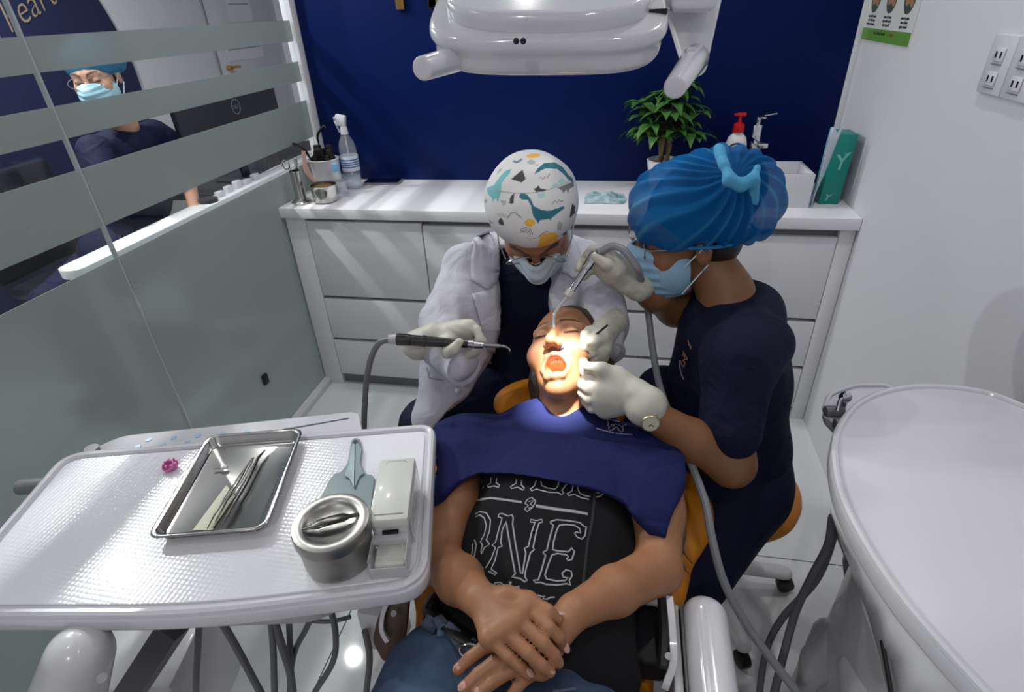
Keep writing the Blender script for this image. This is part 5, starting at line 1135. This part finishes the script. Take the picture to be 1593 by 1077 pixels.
# cap with printed dinosaurs
q = SDF(); DH.ell(q, (0, -.010, .050), (.090, .092, .086)); DH.ell(q, (0, .004, .093), (.082, .084, .050), k=.03); DH.ell(q, (0, .092, -.012), (.075, .045, .055), k=.012, op='s'); DH.ell(q, (0, -.0, -.05), (.12, .13, .05), k=.01, op='s')
cp = lambda L: [(640+x/4.681, 220+y/4.681) for x, y in L]
TEALD, TEALL, CHAR, GREYC, YEL, MINT = (38, 108, 124), (110, 176, 182), (62, 62, 66), (165, 168, 168), (226, 172, 62), (150, 200, 200)
PRINT = [([(785, 395), (800, 378), (840, 385), (870, 420), (890, 470), (950, 500), (1010, 505), (1115, 470), (1110, 490), (1060, 530), (1020, 560), (1015, 580), (1005, 565), (940, 575), (920, 600), (905, 570), (885, 540), (870, 470), (845, 425), (810, 425), (788, 412)], TEALD),
 ([(895, 240), (920, 195), (965, 160), (1040, 150), (1100, 185), (1150, 250), (1175, 270), (1180, 300), (1150, 285), (1110, 240), (1060, 200), (980, 195), (920, 225)], TEALD),
 ([(730, 200), (715, 235), (680, 270), (655, 310), (655, 360), (640, 415), (630, 450), (620, 420), (600, 420), (595, 445), (585, 415), (555, 380), (545, 340), (600, 320), (640, 260), (690, 210)], TEALL),
 ([(725, 275), (810, 205), (832, 275), (800, 300)], CHAR), ([(710, 450), (725, 395), (750, 375), (745, 440), (740, 455)], CHAR), ([(890, 345), (915, 335), (925, 318), (940, 345), (985, 350), (975, 362), (910, 372)], CHAR),
 ([(1060, 340), (1110, 320), (1180, 290), (1185, 330), (1160, 340), (1150, 345), (1140, 380), (1130, 350), (1105, 380), (1095, 355)], (110, 116, 124)), ([(735, 150), (750, 135), (765, 145), (800, 125), (810, 132), (785, 155), (760, 160)], (110, 130, 140)),
 ([(835, 105), (880, 88), (935, 90), (940, 105), (900, 118), (850, 120)], YEL), ([(840, 150), (870, 130), (905, 145), (900, 165), (860, 170)], GREYC), ([(900, 172), (922, 165), (925, 178), (905, 182)], GREYC),
 ([(918, 770), (940, 690), (980, 668), (1050, 665), (1068, 690), (1065, 725), (1010, 745), (980, 775)], YEL), ([(820, 590), (850, 560), (900, 575), (900, 600), (870, 625), (835, 612)], YEL),
 ([(1150, 560), (1170, 450), (1190, 470), (1192, 520), (1165, 550)], CHAR), ([(1060, 600), (1080, 580), (1100, 600), (1095, 645), (1065, 648)], GREYC), ([(1095, 680), (1120, 660), (1130, 645), (1130, 690), (1120, 720), (1115, 695)], CHAR),
 ([(1015, 330), (1040, 305), (1060, 310), (1090, 265), (1130, 290), (1080, 310), (1050, 335)], MINT), ([(915, 380), (970, 375), (975, 400), (940, 418), (918, 400)], MINT), ([(645, 425), (665, 430), (690, 430), (690, 455), (665, 472)], GREYC), ([(525, 430), (545, 418), (556, 435), (540, 455)], GREYC),
 ([(630, 580), (650, 555), (670, 580), (675, 610), (640, 605)], CHAR), ([(720, 545), (740, 515), (790, 540), (800, 570), (760, 565), (765, 620), (775, 690), (795, 740), (760, 720), (745, 650), (730, 600), (715, 690), (705, 700), (715, 620)], (205, 205, 203)), ([(620, 240), (640, 200), (662, 195), (645, 225)], GREYC), ([(620, 525), (660, 520), (720, 550), (700, 560), (630, 545)], (190, 190, 180)), ([(575, 610), (560, 560), (575, 575), (600, 600), (605, 575)], GREYC)]
def dcap(V):
    C_ = np.tile(A((206, 206, 208.)), (len(V), 1)); P = pix(V); N_ = unit(CAM-DH.w(0, 0, .05)); fr = ((V-DH.w(0, -.02, .05))@N_) > -.02
    for poly, c in PRINT: C_[inpoly(P, cp(poly)) & fr] = c
    r = np.random.RandomState(5)                                           # the back of the cap carries the same kind of spots
    for k in range(26):
        dv = unit(r.randn(3)); c0 = DH.w(0, -.02, .05)+.1*dv; m = (np.linalg.norm((V-c0)*A((1, 1, .6+.6*r.rand())), axis=1) < .009+.008*r.rand()) & ~fr; C_[m] = [TEALD, TEALL, CHAR, GREYC, YEL][k % 5]
    return C_
cap, KV, KF = sdfmk('cap', q, .0017, mat('cap_cotton', (200, 200, 200), .8, attr=True, bump=(300, .15, .001)), den, colf=None, disp=lambda V: waves(V, .0028, 32, 41), gkw=dict(pad=.008))
c_ = dcap(KV)/255.; c_ = np.where(c_ <= .04045, c_/12.92, ((c_+.055)/1.055)**2.4)
at_ = cap.data.color_attributes.new('Col', 'FLOAT_COLOR', 'POINT'); at_.data.foreach_set('color', np.c_[c_, np.ones(len(c_))].astype(np.float32).ravel())
KT = bvh(KV, KF)
strokes('cap_line_print', KT, [cp(L) for L in ([(792, 668), (800, 640), (830, 628), (865, 638), (885, 678)], [(805, 668), (815, 650), (835, 643), (855, 652), (865, 672)], [(818, 665), (833, 655), (850, 668)], [(845, 703), (905, 705)], [(925, 270), (945, 262), (955, 280), (975, 255), (985, 270), (1010, 235)], [(1025, 455), (1045, 430), (1060, 450), (1075, 425), (1085, 440), (1105, 430)], [(700, 560), (725, 520), (760, 520), (800, 555)], [(925, 695), (945, 680), (950, 670), (970, 665), (975, 655), (1000, 660)])], .0006, mat('cap_line', (90, 90, 94), .8), cap, lift=.0004)
strokes('cap_seam', KT, [cp([(560, 355), (640, 362), (760, 378), (860, 376), (960, 366), (1060, 330), (1160, 285)])], .0007, mat('cap_seam', (160, 160, 164), .8), cap, lift=.0003)
face_mask(DH, den, MASKW if False else mat('mask_pale', (186, 200, 208), .75), s)
glasses(DH, den, mat('silver_frame', (190, 185, 180), .2, metal=1.))
# gloves of the dentist
a5 = lambda x, y, d: at(660+x/7.965, 480+y/7.965, d=d)
dg = 1.125
s = SDF(); wr = a5(150, 330, 1.17)
hand(s, wr, [a5(560, 235, 1.135), a5(480, 300, 1.155), a5(400, 360, 1.165), a5(340, 420, 1.17)],
     [[a5(650, 265, 1.125), a5(690, 370, 1.12), a5(730, 405, 1.122)], [a5(560, 400, 1.165), a5(640, 450, 1.15), a5(700, 480, 1.125)], [a5(420, 600, 1.15), a5(560, 570, 1.14), a5(690, 500, 1.128)], [a5(340, 560, 1.17), a5(420, 610, 1.16), a5(500, 590, 1.15)]],
     [a5(300, 430, 1.135), a5(290, 545, 1.105), a5(370, 500, 1.092), a5(430, 420, 1.088)], rw=.030, rf=.0088, rm=.0145)
s.cone(wr, D(650, 537, 1.19), .028, .033, k=.01); s.ell(a5(430, 300, 1.15), (.03, .022, .022), k=.02)
sdfmk('glove', s, .0024, GLOVE, den, disp=lambda V: waves(V, .0012, 110, 51))
a6 = lambda x, y, d: at(880+x/5.387, 480+y/5.387, d=d)
s = SDF(); wr2 = a6(330, 190, 1.15)
hand(s, wr2, [a6(215, 215, 1.10), a6(290, 300, 1.095), a6(300, 350, 1.10), a6(295, 400, 1.11)],
     [[a6(165, 215, 1.085), a6(150, 262, 1.078)], [a6(220, 318, 1.078), a6(150, 325, 1.078), a6(70, 325, 1.09)], [a6(230, 365, 1.085), a6(170, 392, 1.088), a6(120, 400, 1.10)], [a6(240, 420, 1.095), a6(190, 435, 1.10), a6(160, 445, 1.11)]],
     [a6(300, 235, 1.085), a6(250, 260, 1.075), a6(205, 285, 1.07)], rw=.030, rf=.0090, rm=.0145)
s.cone(wr2, a6(400, 120, 1.18), .027, .03, k=.01)
sdfmk('glove', s, .0024, GLOVE, den, disp=lambda V: waves(V, .0012, 110, 52))
strokes('name_print', CT if False else bvh(CV, CF), [[(841, 478), (850, 479)]], .0012, mat('logo_white'), den)
# scaler handpiece held in that glove
t = thing('scaler', a5(300, 430, 1.11), 'black ultrasonic scaler handpiece with steel tip held in the gloved hand', 'handpiece')
pa, pb = at(617, 528, d=1.10), at(752, 537, d=1.108); L_ = lambda t_: pa+(pb-pa)*t_
b = B(); b.cyl(L_(0), L_(.17), .0125, .0115, n=20, bev=.002); b.cyl(L_(.17), L_(.82), .0112, .0085, n=20); b.cyl(L_(.30), L_(.34), .0118, .0118, n=20); b.build('grip', mat('black_grip', (16, 16, 18), .25, coat=.4, bump=(260, .5, .002)), t)
b = B(); b.cyl(L_(.82), L_(.88), .0078, n=18); b.cyl(L_(.89), L_(1.0), .0085, .0075, n=18); b.build('collar', CHROME, t)
b = B(); b.tube([L_(1.0), at(770, 538, d=1.11), at(784, 539, d=1.11), at(792, 543, d=1.11), at(793, 547, d=1.11)], [.0042, .0040, .0030, .0018, .0008], n=10, smooth_n=3); b.build('tip', STEEL, t)
b = B(); b.cyl(at(605, 528, d=1.10), L_(0), .009, .0105, n=18); b.build('hose_end', mat('pale_grey', (176, 176, 178), .4), t)
B().tube([at(608, 528, d=1.10), at(590, 534, d=1.11), at(577, 558, d=1.13), at(570, 595, d=1.16), at(567, 640, d=1.20), at(566, 670, d=1.24), at(560, 760, d=1.30)], .0062, n=10, smooth_n=6).build('hose', HOSE, label='grey hose rising from behind the table to the black scaler', cat='hose')
t = thing('mouth_mirror', a6(300, 200, 1.08), 'thin black dental mirror handle held at the patient cheek', 'dental mirror')
b = B(); b.tube([a6(185, 275, 1.072), a6(352, 138, 1.062)], .0022, n=8); b.build('handle', BLK, t); b = B(); b.tube([a6(185, 275, 1.072), a6(110, 380, 1.085), at(885, 558, d=1.09)], .0012, n=6); b.cyl(at(884, 558, d=1.088), at(884, 558, d=1.091), .009, n=18); b.build('mirror_head', STEEL, t)
# ------------------------------------------------------------------ the assistant
ass = thing('person', (1.6, -.92, 0), 'seated person in navy scrubs and big blue bouffant cap, seen from the side', 'person')
AH = Head((1.462, -.83, 1.082), (-.93, -.24, -.12), (-.12, -.06, .98), 1.03)
SKA = (128, 88, 58)
s = SDF(); AH.build(s); NK = A((1.548, -.872, .985)); s.cone(AH.w(0, -.025, -.04), NK, .050, .052, k=.02); s.ell((1.56, -.89, .925), (.065, .085, .06), k=.04)
s.ell((1.57, -.92, .80), (.09, .11, .14), k=.05)
a7 = lambda x, y, d: at(860+x/6.73, 360+y/6.73, d=d)
wA, eA = a7(890, 570, 1.165), at(1052, 478, d=1.255)
s.chain([at(1100, 470, d=1.28), eA, at(1020, 456, d=1.20), wA], [.048, .043, .038, .025], k=.015)
eB, wB = at(1138, 722, d=1.045), at(1002, 638, d=1.0)
s.chain([(1.59, -.97, .90), at(1140, 640, d=1.045), eB], [.034, .038, .042], k=.02); s.chain([eB, eB*.55+wB*.45, wB], [.040, .037, .0255], k=.015)
abody, _, _ = sdfmk('body', s, .0033, skin('assistant_skin'), ass, colf=lambda V: AH.color(V, SKA, lip=(110, 66, 58)))
# hair inside the cap
q = SDF(); AH.ell(q, (0, -.022, .045), (.082, .097, .094)); AH.ell(q, (0, -.09, .085), (.06, .06, .06), k=.03); AH.ell(q, (0, -.05, -.02), (.07, .055, .05), k=.03); AH.ell(q, (0, .085, -.02), (.062, .045, .075), k=.006, op='s'); sdfmk('hair', q, .005, HAIRD, ass)
# bouffant cap
def cap_mat():
    m = mat('bouffant_blue', (4, 104, 170), .75, alpha=.68, spec=.15, attr=True, bump=(400, .1, .0008)); nt = m.node_tree; b = nt.nodes['Principled BSDF']
    t_ = nt.nodes.new('ShaderNodeBsdfTranslucent'); t_.inputs[0].default_value = (*lin((10, 130, 200)), 1); a_ = nt.nodes.new('ShaderNodeAddShader'); mx = nt.nodes.new('ShaderNodeMixShader'); mx.inputs[0].default_value = .25
    o = nt.nodes['Material Output']; nt.links.new(b.outputs[0], mx.inputs[1]); nt.links.new(t_.outputs[0], mx.inputs[2]); nt.links.new(mx.outputs[0], o.inputs[0]); return m
q = SDF(); AH.ell(q, (0, -.040, .068), (.104, .125, .085)); AH.ell(q, (0, .045, .052), (.088, .062, .072), k=.05); AH.ell(q, (0, -.085, .052), (.092, .085, .088), k=.05)
AH.ell(q, (0, .0, -.06), (.13, .16, .074), k=.02, op='s')
KC = at(1148, 268, d=1.0); kax = unit(KC-AH.w(0, -.04, .06)); ke1 = unit(np.cross(kax, [0, 0, 1.])); ke2 = np.cross(kax, ke1)
def cph(V):
    P = V-AH.w(0, -.04, .06); a, b_, c = P@ke1, P@ke2, P@kax; return np.arctan2(a, b_), np.hypot(a, b_), c
def cfold(V):
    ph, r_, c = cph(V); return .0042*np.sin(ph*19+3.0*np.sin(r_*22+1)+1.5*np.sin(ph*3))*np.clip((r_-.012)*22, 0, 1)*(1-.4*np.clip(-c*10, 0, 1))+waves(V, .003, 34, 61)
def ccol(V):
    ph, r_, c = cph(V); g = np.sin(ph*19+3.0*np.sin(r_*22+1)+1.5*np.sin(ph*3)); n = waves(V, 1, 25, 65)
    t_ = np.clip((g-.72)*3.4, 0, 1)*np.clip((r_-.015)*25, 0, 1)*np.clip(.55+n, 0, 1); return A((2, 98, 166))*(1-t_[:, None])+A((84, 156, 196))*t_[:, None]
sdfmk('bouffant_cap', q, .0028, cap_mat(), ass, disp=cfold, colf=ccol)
q = SDF(); kn = [at(1126, 255, d=.955), at(1135, 280, d=.945), at(1152, 288, d=.943), at(1170, 280, d=.945), at(1178, 262, d=.955)]; q.chain(kn, [.007, .0095, .010, .009, .006], k=.01); q.cone(at(1172, 284, d=.95), at(1176, 316, d=.965), .009, .005, k=.008)
q.cone(kn[0], at(1118, 232, d=.975), .008, .010, k=.01)
sdfmk('cap_knot', q, .0028, mat('bouffant_knot', (70, 148, 190), .8), ass, disp=lambda V: waves(V, .002, 120, 63))
q = [AH.w(.088*math.sin(a)*(.98), -.022+.108*math.cos(a), .006+.010*math.cos(a)) for a in np.linspace(0, 2*PI, 40)[:-1]]
b = B(); b.tube(q, .0035, n=8, closed=True); b.build('cap_band', mat('band_blue', (14, 110, 170), .7), ass)
face_mask(AH, ass, MASKB, s)
glasses(AH, ass, mat('grey_frame', (150, 146, 146), .25, metal=.9), lens=False)
b = B(); b.ball(AH.w(.085, -.004, -.038), .0022, 8); b.build('earring', STEEL, ass)
# scrub top
s = SDF(); s.ell((1.565, -.90, .905), (.10, .135, .085), k=.04); s.ell((1.575, -.925, .79), (.125, .14, .15), k=.05); s.ell((1.60, -.935, .63), (.128, .15, .13), k=.06)
s.chain([(1.60, -1.0, .935), at(1150, 560, d=1.03), at(1135, 668, d=1.03)], [.060, .062, .056], k=.03)
s.chain([(1.54, -.80, .92), at(1085, 478, d=1.275)], [.06, .052], k=.03)
s.ell((1.60, -.86, .940), (.065, .075, .05), k=.04); s.ell(NK+A((-.012, -.0, .035)), (.055, .055, .045), k=.008, op='s'); s.cone(NK+A((-.035, -.02, .03)), at(1082, 485, d=1.11), .050, .008, k=.008, op='s')
scr, QV, QF = sdfmk('scrub_top', s, .0048, NAVY, ass, disp=lambda V: waves(V, .005, 16, 71, (1, 1, .6)))
QT = bvh(QV, QF); c8 = lambda L: [(960+x/4.143, 440+y/4.143) for x, y in L]
strokes('scrub_logo', QT, [c8(L) for L in ([(458, 372), (465, 400), (475, 410), (475, 430)], [(430, 440), (425, 470), (440, 480), (430, 500), (455, 490), (430, 450)], [(410, 500), (415, 520), (430, 545), (440, 520), (425, 500)])], .0013, mat('logo_gold', (190, 140, 110), .5), scr)
strokes('scrub_words', QT, [c8([(402, 500), (405, 540), (415, 590), (432, 625)])], .0022, mat('logo_white'), scr)
strokes('neck_edge', QT, [c8([(505, 195), (560, 150), (680, 70), (800, 0)]), c8([(505, 195), (495, 120), (500, 60)])], .0022, mat('navy_edge', (10, 13, 40), .8), scr)
s = SDF(); s.ell((1.605, -.91, .59), (.135, .145, .085), k=.05); s.ell((1.61, -.87, .50), (.10, .11, .05), k=.04)
kn1, kn2 = A((1.505, -1.185, .52)), at(1035, 622, d=1.30)
s.chain([(1.62, -1.01, .57), kn1], [.105, .085], k=.05); s.chain([(1.60, -.87, .57), kn2], [.10, .072], k=.05); s.chain([kn1, (1.44, -1.12, .10)], [.074, .05], k=.03); s.chain([kn2, kn2+A((.03, .02, -.45))], [.07, .05], k=.03)
sdfmk('trousers', s, .007, NAVY, ass, disp=lambda V: waves(V, .005, 18, 72))
s = SDF(); s.cone((1.45, -1.12, .05), (1.34, -1.14, .045), .04, .035); sdfmk('shoe', s, .006, BLK, ass); k2 = kn2+A((.03, .02, -.5)); s = SDF(); s.cone((k2[0], k2[1], .05), (k2[0]-.11, k2[1]-.01, .045), .04, .035); sdfmk('shoe', s, .006, BLK, ass)
# gloves of the assistant
s = SDF()
hand(s, a7(800, 520, 1.155), [a7(560, 240, 1.12), a7(490, 250, 1.145), a7(450, 300, 1.165), a7(440, 360, 1.18)],
     [[a7(470, 205, 1.12), a7(400, 190, 1.13), a7(365, 240, 1.135)], [a7(420, 210, 1.15), a7(370, 230, 1.155), a7(340, 290, 1.145)], [a7(370, 290, 1.16), a7(300, 320, 1.15), a7(265, 385, 1.14)], [a7(400, 380, 1.17), a7(370, 430, 1.16), a7(330, 480, 1.15)]],
     [a7(660, 400, 1.115), a7(560, 340, 1.10), a7(440, 270, 1.095)], rw=.030, rf=.0092, rm=.0155)
s.cone(a7(800, 520, 1.155), a7(900, 570, 1.165), .0285, .033, k=.01); s.ell(a7(620, 400, 1.14), (.035, .028, .028), k=.02)
sdfmk('glove', s, .0024, GLOVE, ass, disp=lambda V: waves(V, .0014, 100, 81))
s = SDF()
hand(s, a6(600, 740, 1.01), [a6(360, 600, 1.045), a6(330, 690, 1.04), a6(320, 770, 1.04), a6(330, 840, 1.045)],
     [[a6(220, 590, 1.045), a6(160, 530, 1.055), a6(148, 450, 1.065)], [a6(200, 670, 1.04), a6(145, 640, 1.055), a6(150, 590, 1.07)], [a6(200, 760, 1.045), a6(145, 710, 1.06), a6(150, 660, 1.075)], [a6(220, 835, 1.05), a6(165, 775, 1.065), a6(165, 725, 1.08)]],
     [a6(430, 570, 1.025), a6(310, 510, 1.02), a6(185, 490, 1.035)], rw=.031, rf=.0105, rm=.017)
s.ell(a6(430, 710, 1.035), (.045, .034, .04), k=.02); s.cone(a6(600, 740, 1.01), a6(670, 830, 1.0), .030, .034, k=.008); s.cone(a6(640, 840, 1.0), a6(690, 800, 1.0), .03, .033, k=.006)
sdfmk('glove', s, .0024, GLOVE, ass, disp=lambda V: waves(V, .0014, 100, 82))
# wrist watch
b = B(); wd = unit(eB-wB); wc = wB+wd*.008; c = at(1003, 652, d=.973)
n1 = unit(c-wc-wd*((c-wc)@wd)); n2 = np.cross(wd, n1)
t = thing('wrist_watch', c, 'round cream-faced wrist watch on a thin dark strap at the glove edge', 'watch')
b.tube([wc+.029*(n1*math.cos(a)+n2*math.sin(a)) for a in np.linspace(0, 2*PI, 30)[:-1]], .0042, n=6, closed=True); b.build('strap', mat('strap_dark', (40, 28, 26), .6), t)
b = B(); b.cyl(wc+n1*.028, wc+n1*.036, .0165, n=28, bev=.0015); b.build('case', mat('watch_case', (190, 180, 150), .3, metal=.8), t); b = B(); b.cyl(wc+n1*.0361, wc+n1*.0366, .0140, n=28); b.build('dial', mat('watch_dial', (200, 198, 176), .4), t)
b = B(); b.tube([wc+n1*.0372, wc+n1*.0372+wd*.007], .0006, n=5); b.tube([wc+n1*.0372, wc+n1*.0372+n2*.005], .0006, n=5); b.build('hands', BLK, t)
# suction handle, tube and hose
t = thing('suction_handle', a7(300, 450, 1.12), 'chrome suction handle with a curved clear tube ending at the open mouth', 'suction handle')
pa, pb = a7(455, 228, 1.10), a7(150, 690, 1.115); L_ = lambda q_: pa+(pb-pa)*q_
b = B(); b.cyl(L_(0), L_(.36), .0105, .0095, n=22, bev=.002); b.cyl(L_(.36), L_(.84), .0075, .0068, n=22); b.build('handle', CHROME, t); b = B(); b.cyl(L_(.84), L_(.98), .0098, .0095, n=8, bev=.001); b.build('knob', mat('pale_plastic', (186, 186, 186), .3, coat=.3), t)
b = B(); b.tube([L_(.98), at(868, 480, d=1.115), at(862, 492, d=1.112), at(862, 510, d=1.105), at(866, 525, d=1.09), at(871, 535, d=1.082)], .0033, n=10, smooth_n=5); b.build('saliva_tube', mat('tube_clear', (190, 195, 200), .15, alpha=.75, coat=.5), t)
b = B(); b.cyl(at(870, 533, d=1.083), at(874, 543, d=1.078), .0042, .0052, n=14, bev=.001); b.build('blue_tip', mat('tip_blue', (80, 120, 200), .3), t)
B().tube([L_(-.02), a7(520, 200, 1.10), a7(620, 155, 1.095), a7(740, 195, 1.09), a7(840, 320, 1.09), a7(905, 440, 1.105), at(1006, 470, d=1.22), at(1018, 560, d=1.18), at(1032, 620, d=1.10), at(1062, 690, d=1.05), at(1095, 775, d=.985), at(1108, 840, d=.96), at(1128, 910, d=.95), at(1170, 985, d=.95), at(1230, 1065, d=.93), at(1260, 1100, d=.92)], .0072, n=10, smooth_n=6).build('hose', mat('hose_light', (128, 131, 136), .4), label='long pale grey suction hose running past the assistant down to the right', cat='hose')
# ------------------------------------------------------------------ the person beyond the glass
out = thing('person', (-1.1, .2, 0), 'person in blue cap and mask beyond the glass partition, navy scrubs', 'person')
OH = Head((-.775, .175, 1.318), (.34, -.93, -.16), (.0, -.18, .98), 1.05)
s = SDF(); OH.build(s); s.cone(OH.w(0, -.012, -.05), (-.80, .25, 1.12), .05, .056, k=.02); s.ell((-.82, .26, 1.03), (.08, .11, .05), k=.04)
wo = at(302, 322, x=-.60); s.chain([(-.80, .43, .98), (-.72, .42, .86), wo], [.04, .036, .024], k=.02)
hand(s, wo, [wo+A((.05, -.030, -.012)), wo+A((.055, -.010, -.010)), wo+A((.055, .010, -.010)), wo+A((.05, .028, -.014))], [[wo+A((.085, -.036, -.02)), wo+A((.105, -.04, -.03))], [wo+A((.095, -.012, -.018)), wo+A((.118, -.014, -.03))], [wo+A((.092, .012, -.018)), wo+A((.114, .014, -.03))], [wo+A((.08, .034, -.022)), wo+A((.098, .04, -.032))]], [wo+A((.02, -.03, -.015)), wo+A((.045, -.052, -.022)), wo+A((.065, -.06, -.028))], rw=.024)
sdfmk('body', s, .0045, skin('other_skin'), out, gkw=dict(), colf=lambda V: OH.color(V, (186, 140, 116)))
s = SDF(); s.ell((-.83, .25, 1.03), (.12, .19, .09), k=.05); s.ell((-.86, .22, .85), (.14, .18, .2), k=.05); s.ell((-.92, .15, .60), (.2, .22, .14), k=.05); s.chain([(-.80, .40, 1.05), (-.74, .46, .96)], [.07, .07], k=.03); s.chain([(-.80, .06, 1.05), (-.72, -.02, .92)], [.07, .07], k=.03)
s.cone(OH.w(0, .02, -.10), at(207, 203, x=-.70), .035, .006, k=.006, op='s')
sdfmk('scrub_top', s, .008, NAVY, out)
s = SDF()
for x in (-.09, .09): s.chain([(-.95+x, .12, .57), (-.88+x, -.28, .52)], [.09, .07], k=.03); s.chain([(-.88+x, -.28, .52), (-.88+x, -.25, .10)], [.068, .048], k=.02)
sdfmk('trousers', s, .009, NAVY, out)
for x in (-.09, .09): s = SDF(); s.cone((-.88+x, -.25, .05), (-.87+x, -.37, .045), .04, .035); sdfmk('shoe', s, .008, BLK, out)
q = SDF(); OH.ell(q, (0, -.025, .020), (.079, .094, .078)); OH.ell(q, (0, .085, -.02), (.062, .05, .072), k=.006, op='s'); sdfmk('hair', q, .007, HAIRD, out)
q = SDF(); OH.ell(q, (0, -.050, .048), (.104, .132, .084)); OH.ell(q, (0, -.02, -.07), (.12, .14, .072), k=.02, op='s'); sdfmk('bouffant_cap', q, .005, mat('cap_blue_dull', (44, 112, 150), .75), out, disp=lambda V: waves(V, .004, 50, 91))
face_mask(OH, out, mat('mask_cyan', (150, 190, 206), .75), s); glasses(OH, out, STEEL, lens=False)
